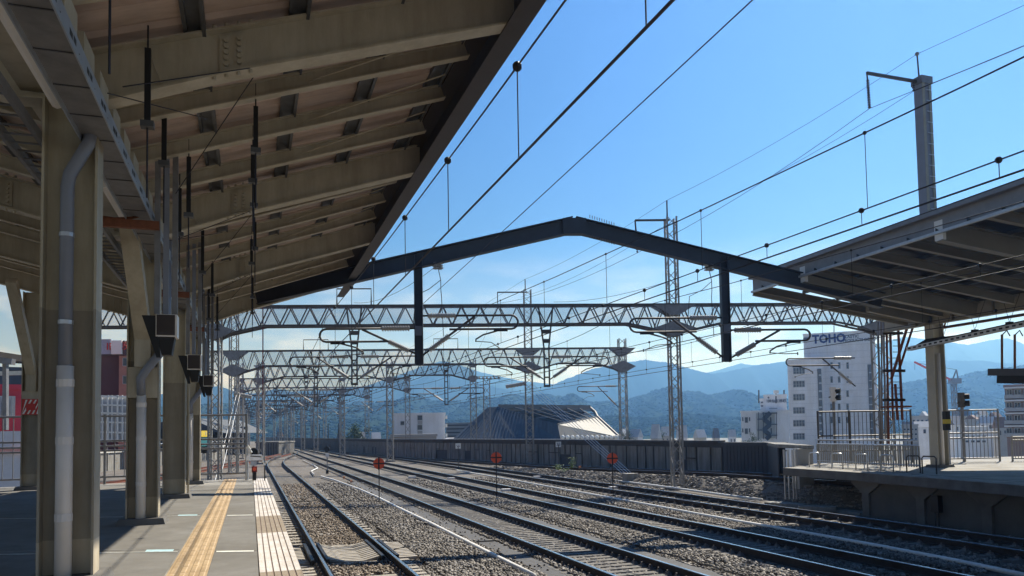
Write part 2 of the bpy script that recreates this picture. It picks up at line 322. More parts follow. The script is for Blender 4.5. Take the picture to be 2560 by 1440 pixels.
def track(label, cl, y0, y1, sp, far=150, clips=True, clipstep=1):
    t = thing('railway_track', label, 'track', (cl[0][0], 8, RZ - .18))
    cs = resample(cl)
    for s in (-1, 1):
        pts = railpath(cs, s * .7535)
        r = extr(MB(), pts, RP).build('rail', raild, t); extr(MB(), pts, HP).build('rail_head', railh, r)
    def pos(Y):
        for a, b in zip(cl[:-1], cl[1:]):
            if a[1] <= Y <= b[1]:
                k = (Y - a[1]) / (b[1] - a[1]); d = Vector(b) - Vector(a); return Vector(a).lerp(Vector(b), k), -math.atan2(d.x, d.y)
        return None
    Y = y0; k = 0
    while Y < y1:
        p, rz = pos(Y); p.z -= .178; sl_ = inst('sleeper', ME_SLP if cl is T1 else ME_SLPD, t, p, rz)
        if clips:
            for s in (-1, 1): inst('rail_clip', ME_CLIP, sl_, p + Vector((s * .7535 * math.cos(rz), s * .7535 * math.sin(rz), .003)), rz)
        Y += sp; k += 1
    b = MB()
    while Y < far:
        q = pos(Y)
        if not q: break
        p, rz = q; ax = (math.cos(rz), math.sin(rz), 0); ay = (-math.sin(rz), math.cos(rz), 0)
        b.obox(p, ax, ay, 2.38, .22, p.z - .28, p.z - .178); Y += .62
    if b.v: stuff(b.build('far_sleepers', slp, t))
    return t
T1 = [(2.2, -6, RZ), (2.2, 72, RZ), (2.38, 80, RZ), (2.85, 89, RZ), (3.75, 98, RZ), (4.9, 108, RZ), (6.0, 119, RZ), (6.75, 132, RZ)]
T2 = [(7.05, -6, RZ), (7.02, 100, RZ), (7.2, 240, RZ), (6.5, 330, RZ), (3, 400, RZ)]
T3 = [(11.17, -6, RZ), (11.17, 66, RZ), (10.7, 110, RZ), (10.0, 155, RZ), (9.6, 240, RZ), (8.0, 330, RZ), (5, 400, RZ)]
T4 = [(15.95, -4, RZ), (16.05, 16, RZ), (16.08, 58, RZ), (15.55, 82, RZ), (14.3, 108, RZ), (12.7, 150, RZ), (11.4, 230, RZ), (9.4, 330, RZ), (6.5, 400, RZ)]
T5 = [(22.3, 21.5, -.70), (21.75, 31, -.72), (21.0, 39, -.87), (20.3, 47, -1.0), (19.2, 61, -1.12), (17.8, 78, -1.22), (16.0, 92, RZ), (14.4, 108, RZ)]
track('straight track running beside the yellow tactile platform edge', T1, 8.5, 17.2, .36, 60)
track('track with grey ballast mats between white cable pipe and first red disc', T2, 12.5, 50, .34)
track('track between the middle red disc and the left red disc', T3, 14.5, 50, .34)
track('shaded track along the foot of the far platform wall', T4, 10.5, 45, .62)
track('raised track on the stone bank below the concrete panel wall', T5, 24, 45, .62, clips=False)
tl = thing('railway_track', 'rusty turnout track crossing to the left beyond the platform end', 'track', (-3, 70, RZ - .18))
for s in (-1, 1):
    pts = railpath(resample([(-9.5, 44, RZ), (-6.5, 56, RZ), (-3.5, 70, RZ), (-.4, 86, RZ), (2.6, 102, RZ), (4.9, 117, RZ)]), s * .7535)
    r = extr(MB(), pts, RP).build('rail', rust, tl); extr(MB(), pts, HP).build('rail_head', raild, r)
# rubber crossing pad in the first track
cp = thing('level_crossing_pad', 'pale ribbed crossing pad set between the rails of the platform track', 'crossing pad', (2.2, 17.5, RZ - .18))
for k in range(11):
    y = 17.3 + k * .23; b = MB()
    for a, c in ((1.62, 2.0), (2.0, 2.4), (2.4, 2.78)):
        za = -1.33 if a < 1.9 else -1.42; zc = -1.33 if c > 2.5 else -1.42
        b.hexa([(a, y, za - .05), (c, y, zc - .05), (c, y + .15, zc - .05), (a, y + .15, za - .05), (a, y, za), (c, y, zc), (c, y + .15, zc), (a, y + .15, za)])
    b.build('slat', slp, cp)
    for x0, x1 in ((.85, 1.22), (3.18, 3.62)): MB().box(x0, x1, y, y + .15, -1.47, -1.40).build('slat', slp, cp)
for x in (1.28, 1.60, 2.80, 3.12):
    MB().box(x - .035, x + .035, 17.1, 19.9, -1.47, -1.31).build('edge_board', blackm, cp)
# ballast mats with wavy edges
def ballast_mat(x0, x1, y0, y1, label):
    n = int((y1 - y0) / .35); b = MB(); vs = []
    for i in range(n + 1):
        y = lerp(y0, y1, i / n); a = x0 + random.uniform(-.05, .05); c = x1 + random.uniform(-.03, .03); z = -1.425 + random.uniform(-.012, .012)
        vs += [(a, y, z - .01), (c, y, z), (c, y, z - .03), (a, y, z - .04)]
    fs = []
    for i in range(n):
        for k in range(4): fs.append((i * 4 + k, i * 4 + (k + 1) % 4, (i + 1) * 4 + (k + 1) % 4, (i + 1) * 4 + k))
    fs += [(3, 2, 1, 0), (n * 4, n * 4 + 1, n * 4 + 2, n * 4 + 3)]
    b.v = vs; b.f = fs; tag(b.build('ballast_mat', matm), label, 'rubber mat', 'grey ballast mats beside the rails')
ballast_mat(5.52, 5.95, 10, 46, 'grey ballast mat between the white cable pipe and the rails')
ballast_mat(7.98, 8.62, 10, 52, 'grey ballast mat along the far rail of the second track')
ballast_mat(12.15, 12.85, 12, 55, 'grey ballast mat beside the pale cable pipe')
ballast_mat(9.55, 10.0, 14, 34, 'narrow grey ballast mat at the foot of the middle red disc')
# loose ballast: real stones
def stones():
    def region(x0, x1, y0, y1, dens):
        n = int((x1 - x0) * (y1 - y0) * dens); return np.c_[rng.uniform(x0, x1, n), rng.uniform(y0, y1, n)]
    P = np.vstack([region(.62, 8.6, 7.5, 15, 400), region(.62, 14.5, 15, 22, 330), region(.7, 18.2, 22, 32, 150), region(-1.5, 19, 32, 46, 52), region(14.5, 18.2, 12, 22, 110), region(8.6, 14.5, 11, 15, 250)])
    x, y = P[:, 0], P[:, 1]; keep = np.ones(len(P), bool)
    for c in (2.2, 7.05, 11.17, 16.05):
        for s in (-.7535, .7535): keep &= np.abs(x - c - s) > .115
    keep &= ~((x > .8) & (x < 3.65) & (y > 17.0) & (y < 20.0))
    for a, b, e in ((5.45, 6.0, 46), (7.9, 8.7, 52), (12.1, 12.9, 55)): keep &= ~((x > a) & (x < b) & (y < e) & (rng.uniform(0, 1, len(x)) > .03))
    P = P[keep]; n = len(P); x, y = P[:, 0], P[:, 1]
    r = rng.uniform(.016, .033, n) * (1 + .25 * (y > 32) + .4 * (y > 46))
    z = np.full(n, -1.478) + rng.uniform(-.012, .022, n)
    z += np.where((np.abs(x - 2.2) < .66) & (y > 15.6), .045, 0) + np.where((x > 3.6) & (x < 6.2), .05, 0) + np.where((x > 8.9) & (x < 10), .05, 0) + np.where((x > 13) & (x < 14.6), .04, 0)
    base = np.array([(-1, -1, -1), (1, -1, -1), (1, 1, -1), (-1, 1, -1), (-1, -1, 1), (1, -1, 1), (1, 1, 1), (-1, 1, 1)], float)
    v = base[None] * (r[:, None, None]) * rng.uniform(.55, 1.15, (n, 8, 3))
    v *= rng.uniform(.65, 1.3, (n, 1, 3))
    a = rng.uniform(0, 6.28, n); e = rng.uniform(-.7, .7, n)
    c, s = np.cos(a)[:, None], np.sin(a)[:, None]; X = v[:, :, 0] * c - v[:, :, 1] * s; Y = v[:, :, 0] * s + v[:, :, 1] * c
    c, s = np.cos(e)[:, None], np.sin(e)[:, None]; Y2 = Y * c - v[:, :, 2] * s; Z = Y * s + v[:, :, 2] * c
    vv = np.stack([X + x[:, None], Y2 + y[:, None], Z + z[:, None]], -1).reshape(-1, 3)
    q = np.array([(0, 3, 2, 1), (4, 5, 6, 7), (0, 1, 5, 4), (1, 2, 6, 5), (2, 3, 7, 6), (3, 0, 4, 7)])
    ff = (q[None] + (np.arange(n) * 8)[:, None, None]).reshape(-1, 4)
    me = bpy.data.meshes.new('ballast'); me.vertices.add(len(vv)); me.vertices.foreach_set('co', vv.ravel())
    me.loops.add(ff.size); me.loops.foreach_set('vertex_index', ff.ravel().astype(np.int32))
    me.polygons.add(len(ff)); me.polygons.foreach_set('loop_start', np.arange(0, ff.size, 4, dtype=np.int32)); me.polygons.foreach_set('loop_total', np.full(len(ff), 4, np.int32))
    me.update(calc_edges=True); me.materials.append(bal)
    stuff(tag(link('ballast', me, None, (0, 0, 0)), 'loose brown grey crushed stone ballast around all the tracks', 'ballast')); return n
stones()
# white cable pipes
def pipe(name, label, pts, r, m, cat='pipe'):
    return tag(MB().path(pts, r, 8).build(name, m, smooth=True), label, cat)
pipe('cable_pipe', 'white cable pipe lying on ballast beside the platform track', [at_z(x, y, -1.40) for x, y in [(1335, 1440), (1240, 1392), (1155, 1349), (1075, 1308), (1000, 1272), (945, 1244), (900, 1224), (865, 1211), (835, 1200), (803, 1191)]], .06, ductw)
pipe('cable_pipe', 'short zigzag piece of white cable pipe behind the left disc signal', [at_z(x, y, -1.40) for x, y in [(785, 1187), (778, 1178), (794, 1170), (785, 1163), (757, 1150)]], .045, ductw)
pipe('cable_pipe', 'pale cable pipe on ballast at the foot of the right red disc', [at_z(x, y, -1.39) for x, y in [(2560, 1438), (2400, 1404), (2200, 1366), (2040, 1337), (1900, 1313), (1755, 1287), (1600, 1258), (1400, 1222), (1270, 1198), (1142, 1176)]], .05, ductw)
pipe('cable_pipe', 'pale cable pipe along the foot of the stone bank', [at_z(x, y, -1.39) for x, y in [(1905, 1249), (1800, 1236), (1700, 1222), (1600, 1209), (1480, 1194), (1360, 1179)]], .05, ductw)
pipe('cable', 'black cable crossing ballast from crossing pad to mat', [at_z(x, y, -1.40) for x, y in [(985, 1374), (1040, 1362), (1090, 1356), (1150, 1354), (1210, 1353), (1260, 1350), (1300, 1347)]], .018, blackm, 'cable')
pipe('cable', 'black cable slung across the platform track under both rails', [at_z(x, y, -1.40) for x, y in [(690, 1253), (730, 1253), (770, 1253), (810, 1249), (845, 1246)]], .022, blackm, 'cable')
# ================================================================== LEFT PLATFORM
pf = MB().box(-8.6, .505, -5, 26.5, -.22, -.006); pf.box(-8.3, .05, -5, 26.3, -1.52, -.22)
pl = struct(pf.build('platform', conc))
SK = -.35
ys = [1.0 + 4.45 * k for k in range(-2, 6)]
for a, b in zip(ys[:-1], ys[1:]):
    for x0, x1 in ((-8.55, -4.9), (-4.9, -.82)):
        def yy(Y, X): return min(max(Y + SK * X, -4.9), 26.45)
        g = .012
        MB().hexa([(x0, yy(a, x0) + g, -.02), (x1 - .006, yy(a, x1) + g, -.02), (x1 - .006, yy(b, x1) - g, -.02), (x0, yy(b, x0) - g, -.02), (x0, yy(a, x0) + g, 0), (x1 - .006, yy(a, x1) + g, 0), (x1 - .006, yy(b, x1) - g, 0), (x0, yy(b, x0) - g, 0)]).build('paving_panel', asph, pl)
    def yy(Y, X): return min(max(Y + SK * X, -4.9), 26.45)
    MB().hexa([(-.41, yy(a, -.41), -.02), (.08, yy(a, .08), -.02), (.08, yy(b, .08) - .02, -.02), (-.41, yy(b, -.41) - .02, -.02), (-.41, yy(a, -.41), 0), (.08, yy(a, .08), 0), (.08, yy(b, .08) - .02, 0), (-.41, yy(b, -.41) - .02, 0)]).build('paving_panel', asph, pl)
for Y in ys[2:6]:
    for off in (0, .22):
        MB().hexa([(x, Y + SK * x + off + d, z) for z in (.001, .004) for x, d in ((-4.8, 0), (-.84, 0), (-.84, .022), (-4.8, .022))]).build('joint_line', markw if off == 0 else conc, pl)
    MB().hexa([(x, Y + SK * x + .03 + d, z) for z in (.001, .005) for x, d in ((-1.22, 0), (-.90, 0), (-.90, .17), (-1.22, .17))]).build('paint_mark', markc, pl)
    MB().hexa([(x, Y - .1 + SK * x + d, z) for z in (.001, .005) for x, d in ((-.39, 0), (.04, 0), (.04, .10), (-.39, .10))]).build('paint_mark', markw, pl)
b = MB().box(-.195, .195, -.198, .198, -.02, .004)
for k in range(4):
    x = -.145 + k * .097; b.hexa([(x - .03, -.19, .004), (x + .03, -.19, .004), (x + .03, .19, .004), (x - .03, .19, .004), (x - .02, -.18, .010), (x + .02, -.18, .010), (x + .02, .18, .010), (x - .02, .18, .010)])
ME_TAC = smesh(b, 'tactile_tile', yel)
for k in range(63): inst('tactile_tile', ME_TAC, pl, (-.612, 1.6 + k * .398, 0))
def edge_tile(m):
    b = MB().box(-.21, .21, -.149, .149, -.02, .0)
    for k in range(6): x = -.176 + k * .0705; b.box(x - .0275, x + .0275, -.148, .148, .0005, .008)
    me = b.mesh('edge_tile'); me.materials.append(groove); me.materials.append(m)
    for i, p in enumerate(me.polygons): p.material_index = 0 if i < 6 else 1
    return me
ME_EW, ME_EB = edge_tile(wht), edge_tile(brn)
for k in range(84):
    y = 1.2 + k * .3; inst('edge_tile', ME_EB if (11.6 < y < 13.9 or y < 8.3) else ME_EW, pl, (.295, y, 0))
# ================================================================== LEFT CANOPY
FY = [24.6 - 5.4 * k for k in range(6)]
cn = thing('platform_canopy', 'beige steel butterfly canopy over the platform with yellow tactile strip', 'canopy', (-1.66, 10, 0))
def zt(X): return 6.82 - .342 * (3.05 - X) if X > -1.9 else 5.13 + .25 * (-1.9 - X)
BOT = [(3.0, 6.28), (-.2, 5.22), (-1.42, 4.74), (-2.2, 4.70), (-3.3, 4.97), (-8.9, 6.33)]
for fi, Y in enumerate(FY):
    poly = [(x, Y, z) for x, z in BOT] + [(-8.9, Y, zt(-8.9)), (-1.9, Y, zt(-1.9)), (3.0, Y, zt(3.0))]
    mbm = MB().plate(poly, (0, .016, 0)).build('main_beam', beige, cn)
    for (xa, za), (xb, zb_) in zip(BOT[:-1], BOT[1:]):
        MB().bar((xa, Y, za), (xb, Y, zb_), .24, .024, (0, 0, 1)).build('flange', beige, mbm)
    MB().bar((3.0, Y, zt(3.0) - .012), (-1.9, Y, zt(-1.9) - .012), .22, .02).build('flange', beige, mbm)
    MB().bar((-8.9, Y, zt(-8.9) - .012), (-1.9, Y, zt(-1.9) - .012), .22, .02).build('flange', beige, mbm)
    if Y > 2:
        for sx, c in ((-1, -.18), (1, -3.7)):
            zb0 = np.interp(c, [-8.9, -3.3, -2.2, -1.42, -.2, 3.0], [6.33, 4.97, 4.70, 4.74, 5.22, 6.28]); z1 = zt(c) - .06; sl = .33 if c > -1 else -.25
            MB().plate([(c - .13, Y - .02, zb0 + .05 - .13 * sl), (c + .13, Y - .02, zb0 + .05 + .13 * sl), (c + .13, Y - .02, z1 + .13 * sl), (c - .13, Y - .02, z1 - .13 * sl)], (0, .022, 0)).build('splice_plate', beige, mbm)
            n = 5
            for i in range(n):
                for d in (-.065, .065):
                    z = lerp(zb0 + .11, z1 - .06, i / (n - 1)) + d * sl; MB().tube((c + d, Y - .028, z), (c + d, Y - .062, z), .026, 6).build('bolt', beige, mbm)
            for d in (-.18, -.06, .06, .18):
                MB().tube((c + d, Y - .07, zb0 + d * sl - .012), (c + d, Y - .07, zb0 + d * sl - .05), .024, 6).build('bolt', beige, mbm)
                MB().tube((c + d, Y - .07, zt(c) + d * sl), (c + d, Y - .07, zt(c) + d * sl + .04), .024, 6).build('bolt', beige, mbm)
        MB().plate([(-1.0, Y - .03, zt(-1.0) - .03), (-1.0, Y - .06, zt(-1.) - .03), (-.85, Y - .06, 5.0), (-.85, Y - .03, 5.0)], (.012, 0, 0)).build('stiffener', beige, mbm)
JY = []
for Y in FY[1:]:
    for k in (1, 2, 3): JY.append(Y + 5.4 * k / 4)
JY += [25.9]
for Y in JY:
    MB().ibeam((2.78, Y, zt(2.78) - .115), (-1.7, Y, zt(-1.7) - .115), .13, .21).build('joist', beige, cn)
    MB().ibeam((-8.9, Y, zt(-8.9) - .115), (-2.1, Y, zt(-2.1) - .115), .13, .21).build('joist', beige, cn)
    MB().tube((2.7, Y - .5, zt(2.7) - .05), (.3, Y + .1, zt(.3) - .14), .011, 5).build('tie_rod', beige, cn)
for X in (2.62, 1.55, .5, -.55, -3.1, -4.4, -5.7, -7.0, -8.4):
    q = MB()
    q.box(X - .11, X - .07, -3.2, 26.2, zt(X) + .004, zt(X) + .095); q.box(X + .07, X + .11, -3.2, 26.2, zt(X) + .004, zt(X) + .095); q.box(X - .07, X + .07, -3.2, 26.2, zt(X) + .06, zt(X) + .095)
    q.build('purlin', purlm, cn)
def deck(x0, x1, z0, z1):
    prof = [(0, 0), (.33, 0), (.37, .055), (.46, .055), (.497, .002)]; vs = []; fs = []
    for x, z in ((x0, z0), (x1, z1)): vs += [(x, y, z + h) for y, h in prof]
    n = len(prof); fs = [(i, i + 1, n + i + 1, n + i) for i in range(n - 1)]
    b = MB(); b.add(vs, fs); b.add([(x, y, z + .006) for x, y, z in vs], [tuple(reversed(f)) for f in fs]); return b
ME_DR = smesh(deck(3.02, -1.88, zt(3.02) + .1, zt(-1.88) + .1), 'roof_sheet', roofdeck); ME_DL = smesh(deck(-1.92, -9.0, zt(-1.92) + .1, zt(-9.0) + .1), 'roof_sheet', roofdeck)
for k in range(59):
    inst('roof_sheet', ME_DR, cn, (0, -3.2 + .5 * k, 0)); inst('roof_sheet', ME_DL, cn, (0, -3.2 + .5 * k, 0))
fdark = mat('fascia_steel', (.060, .050, .043), .5, .1, .15, 3)
q = MB().box(3.06, 3.10, -3.2, 26.9, 6.22, 6.98); q.box(2.86, 3.06, -3.2, 26.9, 6.20, 6.225); q.box(3.10, 3.22, -3.2, 26.9, 6.35, 6.40); q.box(3.19, 3.22, -3.2, 26.9, 6.40, 6.55)
q.build('fascia', fdark, cn)
MB().box(2.80, 3.06, -3.2, 26.9, 6.76, 6.79).build('soffit', fdark, cn); MB().box(2.98, 3.02, -3.2, 26.9, 6.79, 7.02).build('light_stop', fdark, cn)  # inner plate added to stop light leaking in past the deck ribs
MB().box(-9.05, -9.0, -3.2, 26.9, 6.2, 7.05).build('fascia', fdark, cn)
MB().box(-2.12, -1.48, -3.2, 26.6, 4.80, 4.86).build('valley_gutter', beige, cn)
for k in range(40):
    MB().box(-1.48, -1.33, -3 + k * .72, -2.55 + k * .72, 4.60, 4.84).build('gutter_cover', beige, cn)
def column(parent, X, Y, top, m, w=.48, d=.30, z0=0, pad=True):
    q = MB(); q.box(X - w / 2, X - w / 2 + .022, Y - d / 2, Y + d / 2, z0 + .1, top); q.box(X + w / 2 - .022, X + w / 2, Y - d / 2, Y + d / 2, z0 + .1, top); q.box(X - w / 2 + .022, X + w / 2 - .022, Y - .01, Y + .01, z0 + .1, top)
    c = q.build('column', m, parent)
    if pad: MB().hexa([(X - .36, Y - .3, z0), (X + .36, Y - .3, z0), (X + .36, Y + .3, z0), (X - .36, Y + .3, z0), (X - .33, Y - .27, z0 + .1), (X + .33, Y - .27, z0 + .1), (X + .33, Y + .27, z0 + .1), (X - .33, Y + .27, z0 + .1)]).build('base_block', concd, c)
    return c
def strut(parent, X, Y, z0=2.55, ztop=4.62, dy=1.75):
    b = MB().bar((X, Y - .12, z0), (X, Y - .12, z0 + .55), .24, .22, (0, 1, 0)); b.bar((X, Y - .13, z0 + .5), (X - .02, Y - dy, ztop), .24, .22, (0, 1, 0)); b.build('knee_brace', beige, parent)
    MB().box(X - .22, X + .22, Y - .148, Y - .018, z0 - .5, z0).build('brace_seat', beige, parent)
for i, Y in enumerate(FY):
    c = column(cn, -1.66, Y, 4.74, colm)
    if i in (0, 2): strut(c, -1.66, Y)
    if i in (0, 2, 3):
        MB().tube((-1.68, Y - .13, .1), (-1.68, Y - .13, 2.1), .075, 12).build('downpipe', pipew, c, smooth=True)
        for z in (.62, 1.35, 1.9): MB().tube((-1.68, Y - .13, z), (-1.68, Y - .13, z + .07), .079, 12).build('pipe_collar', pipew, c)
    if i == 3:
        MB().path([(-1.68, Y - .14, 2.1), (-1.68, Y - .14, 3.85), (-1.66, Y - .14, 3.97), (-1.50, Y - .16, 4.28), (-1.44, Y - .16, 4.66)], .062, 12).build('downpipe', pipeg, c, smooth=True)
        for z in (2.5, 3.35): MB().tube((-1.68, Y - .14, z), (-1.68, Y - .14, z + .04), .068, 12).build('pipe_clip', galvb, c)
    if i in (0, 2):
        MB().path([(-1.68, Y - .16, 2.1), (-1.68, Y - .24, 2.36), (-1.62, Y - .27, 2.46), (-1.36, Y - .25, 2.82), (-1.30, Y - .22, 2.95), (-1.30, Y - .2, 4.66)], .066, 12).build('downpipe', pipeg, c, smooth=True)
    if i == 1: MB().tube((-1.36, Y - .05, .1), (-1.36, Y - .05, 4.5), .022, 8).build('conduit', beige, c)
for Y in (24.6, 19.2):
    c = column(cn, -5.8, Y, 5.56, colm); strut(c, -5.8, Y, 2.75, 5.5, 2.1)
# cable tray and ladder tray under the canopy
tr = thing('cable_tray', 'galvanised perforated cable tray running under the canopy beside the columns', 'cable tray', (-1.4, 9, 4.3))
MB().box(-1.56, -1.26, -2, 26, 4.36, 4.375).build('tray_floor', galv, tr)
for x in (-1.57, -1.26): MB().box(x, x + .012, -2, 26, 4.30, 4.46).build('tray_side', trayb, tr)
for k in range(44):
    MB().box(-1.575, -1.245, -1.6 + k * .62, -1.585 + k * .62, 4.352, 4.358).build('tray_seam', purlm, tr)
    MB().box(-1.2475, -1.2465, -1.3 + k * .62, -1.2 + k * .62, 4.35, 4.40).build('tray_slot', blackm, tr); MB().box(-1.2475, -1.2465, -1.17 + k * .62, -1.08 + k * .62, 4.36, 4.41).build('tray_slot', blackm, tr)
ld = thing('cable_ladder', 'grey ladder shaped cable rack hanging left of the near column', 'cable rack', (-2.3, 9, 4.2))
xa = at_z(0, 205, 4.3)[0]; xb = at_z(15, 345, 4.3)[0]
for x in (xa, xb): MB().box(x - .02, x + .02, -2, 24, 4.26, 4.36).build('side_rail', galv, ld)
for k in range(110): MB().tube((xa, -1.9 + k * .235, 4.3), (xb, -1.9 + k * .235, 4.3), .012, 5).build('rung', galv, ld)
for k, Y in enumerate((4.5, 10.3, 15.8, 21.2)):
    MB().bar((xa, Y, 4.37), (xb, Y, 4.37), .04, .04).build('hanger_bar', blackm, ld)
    for x in (xa, xb): MB().tube((x, Y, 4.3), (x, Y, zt(x) - .02), .014, 5).build('hanger', blackm, ld)
# red brown brackets carrying the tray
for k, Y in enumerate((11.1, 16.4, 21.6)):
    br = thing('tray_bracket', ('red brown bracket carrying the cable tray, next to the near column', 'red brown bracket carrying the cable tray, beside the first hanging monitor', 'red brown bracket carrying the cable tray, beside the last column')[k], 'bracket', (-1.6, Y, 4.2))
    q = MB().box(-2.05, -1.16, Y - .04, Y + .04, 4.19, 4.21); q.box(-2.05, -1.16, Y + .03, Y + .04, 4.21, 4.27); q.box(-2.05, -1.16, Y - .04, Y - .03, 4.21, 4.30); q.build('channel', brk, br)
    for x in (-1.58, -1.24): MB().tube((x, Y, 4.2), (x, Y, 4.305), .012, 6).build('bolt', blackm, br)
    MB().tube((-2.0, Y, 4.2), (-2.0, Y, 4.82), .012, 6).build('hanger', blackm, br)
    MB().path([(-1.95, Y - .02, 4.32), (-1.7, Y - .02, 4.30), (-1.5, Y, 4.33), (-1.38, Y + .1, 4.40)], .018, 6).build('cable', brk, br)
# strip lights in the valley
for k, (a, b_) in enumerate(((5.3, 8.0), (10.4, 12.9), (15.8, 18.2))):
    lt = thing('strip_light', ('long white tubular strip light hung beside the near column top', 'long white strip light above the red brown bracket', 'far white strip light under the canopy valley')[k], 'light', (-1.72, a, 4.5))
    MB().tube((-1.72, a, 4.56), (-1.72, b_, 4.56), .058, 8).build('tube_cover', pipew, lt); MB().box(-1.77, -1.67, a + .1, b_ - .1, 4.60, 4.66).build('housing', galvb, lt)
    for y in (a + .5, b_ - .5): MB().box(-1.73, -1.71, y, y + .03, 4.66, 4.80).build('hanger', blackm, lt)
# thin rods with black sleeves hanging from joists
HR = [(-.95, 8.0, 5.22, .75), (-.98, 9.8, 5.3, .6), (-.80, 11.1, 5.25, .8), (-1.02, 12.4, 5.2, .7), (-.85, 15.2, 5.3, .8), (-.95, 16.6, 5.2, .8), (-.8, 17.9, 5.25, .7), (-1.0, 20.6, 5.2, .8), (-.85, 21.9, 5.2, .7), (-.9, 23.3, 5.2, .7), (.06, 9.75, 5.5, .55), (.03, 11.1, 5.5, .5), (.05, 12.45, 5.5, .45), (.08, 15.15, 5.5, .5), (.02, 16.5, 5.5, .5), (.05, 20.55, 5.5, .5), (.05, 23.2, 5.5, .5), (-.9, 5.6, 5.3, .7), (.1, 4.4, 5.5, .6)]
for k, (x, y, z, L) in enumerate(HR):
    h = thing('hanging_rod', 'thin rod with a black sleeve hanging below the canopy joists', 'hanging rod', (x, y, z - L), 'sleeved rods hanging under the beige canopy')
    zz = zt(x) - .02; MB().tube((x, y, zz), (x, y, z - L - .75), .009, 5).build('rod', wirem, h)
    MB().box(x - .028, x + .028, y - .02, y + .02, z - L, z - .02).build('sleeve', blackm, h)
    MB().box(x - .06, x + .06, y - .05, y + .05, z - L - .06, z - L).build('clamp', purlm, h)
for k in range(4):
    Y = 7.2 + 5.4 * k
    for a, c in (((-1.05, Y, 4.45), (.1, Y + 1.2, 5.36)), ((.1, Y + 1.2, 5.36), (-.9, Y + 3.2, 4.5)), ((-1.2, Y + .2, 4.46), (-.5, Y + 2.4, 5.2))):
        tag(MB().tube(a, c, .006, 5).build('stay_wire', wirem), 'thin diagonal stay wire under the beige canopy', 'wire', 'stay wires under the beige canopy')
# hanging camera monitors
for k, Y in enumerate((11.15, 16.5, 21.9)):
    mo = thing('monitor', ('largest hanging white cased monitor with dark hood, beside second column', 'middle hanging monitor with dark hood, above the white downpipe elbow', 'small far hanging monitor in front of the lattice masts')[k], 'monitor', (-1.1, Y, 2.7))
    MB().box(-1.19, -.93, Y - .13, Y + .16, 2.74, 3.04).build('casing', pipew, mo); MB().box(-1.18, -.955, Y - .138, Y - .129, 2.76, 3.032).build('screen', mat('dark_screen', (.045, .035, .035), .3), mo)
    MB().hexa([(-1.12, Y - .09, 2.5), (-1.0, Y - .09, 2.5), (-1.0, Y + .1, 2.5), (-1.12, Y + .1, 2.5), (-1.18, Y - .11, 2.735), (-.96, Y - .11, 2.735), (-.96, Y + .1, 2.735), (-1.18, Y + .1, 2.735)]).build('hood', blackm, mo)
    MB().plate([(-1.36, Y - .1, 3.02), (-1.20, Y - .1, 3.02), (-1.13, Y - .1, 2.46), (-1.18, Y - .1, 2.46)], (0, .04, 0)).build('side_shield', blackm, mo)
    for x in (-1.19, -1.08, -.97): MB().bar((x, Y, 3.06), (x, Y, zt(x) - .1), .07, .05).build('support_channel', galv if x != -1.08 else pipeg, mo)
# striped warning board on the left column
wb = thing('warning_board', 'red and white diagonally striped board strapped to the left column', 'sign', (-5.8, 24.4, 2.1))
MB().box(-6.02, -5.56, 24.425, 24.445, 2.09, 2.53).build('board', signr, wb)
for k in range(6):
    a = -6.12 + k * .115
    MB().plate([(max(min(x, -5.565), -6.015), 24.42, z) for x, z in ((a, 2.11), (a + .045, 2.11), (a + .24, 2.51), (a + .195, 2.51))], (0, .006, 0)).build('stripe', signw, wb)
MB().box(-5.91, -5.68, 24.41, 24.418, 2.22, 2.40).build('plate', signr, wb)
# ================================================================== RIGHT PLATFORM
PZ = -.10
def at_pl(x, y, A, B):
    d = ray(x, y); ax, ay = A; bx, by = B; nx, ny = by - ay, ax - bx
    return O + d * ((nx * ax + ny * ay) / (nx * d[0] + ny * d[1]))
EDGE = [(16.8, 4.0), (17.25, 9.5), (17.62, 13.4), (18.1, 16.4), (18.5, 19.5), (18.6, 23.4)]
top = EDGE + [(21.6, 25.3), (34, 25.3), (34, 4)]
rp = struct(MB().plate([(x, y, PZ - .14) for x, y in top], (0, 0, .27)).build('platform', concd))
for i, ((xa, ya), (xb, yb)) in enumerate(zip(EDGE[:-1], EDGE[1:])):
    n = 4
    for k in range(n):
        a = (lerp(xa, xb, k / n), lerp(ya, yb, k / n)); c = (lerp(xa, xb, (k + 1) / n), lerp(ya, yb, (k + 1) / n)); g = .02
        MB().hexa([(a[0], a[1] + g, PZ - .012), (a[0] + .9, a[1] + g, PZ - .012), (c[0] + .9, c[1], PZ - .012), (c[0], c[1], PZ - .012), (a[0] + .01, a[1] + g, PZ + .003), (a[0] + .9, a[1] + g, PZ + .003), (c[0] + .9, c[1], PZ + .003), (c[0] + .01, c[1], PZ + .003)]).build('edge_stone', conc, rp)
MB().plate([(EDGE[i][0] + .95 if i < len(EDGE) else 0, EDGE[i][1], PZ) for i in range(len(EDGE))] + [(21.5, 25.2, PZ), (33.9, 25.2, PZ), (33.9, 4, PZ)], (0, 0, .012)).build('paving', mat('pale_paving', (.28, .27, .25), .85, 0, .16, 2, grime=.3, gst=(.6, .6, 1)), rp)
WA = (18.95, 19.75); WB = (18.35, 10.0)
wd = Vector((WA[0] - WB[0], WA[1] - WB[1], 0)).normalized(); wn = Vector((-wd.y, wd.x, 0))      # wn points to the tracks
pn = mat('platform_wall', (.105, .098, .088), .85, 0, .2, 1.2, .15, 20)
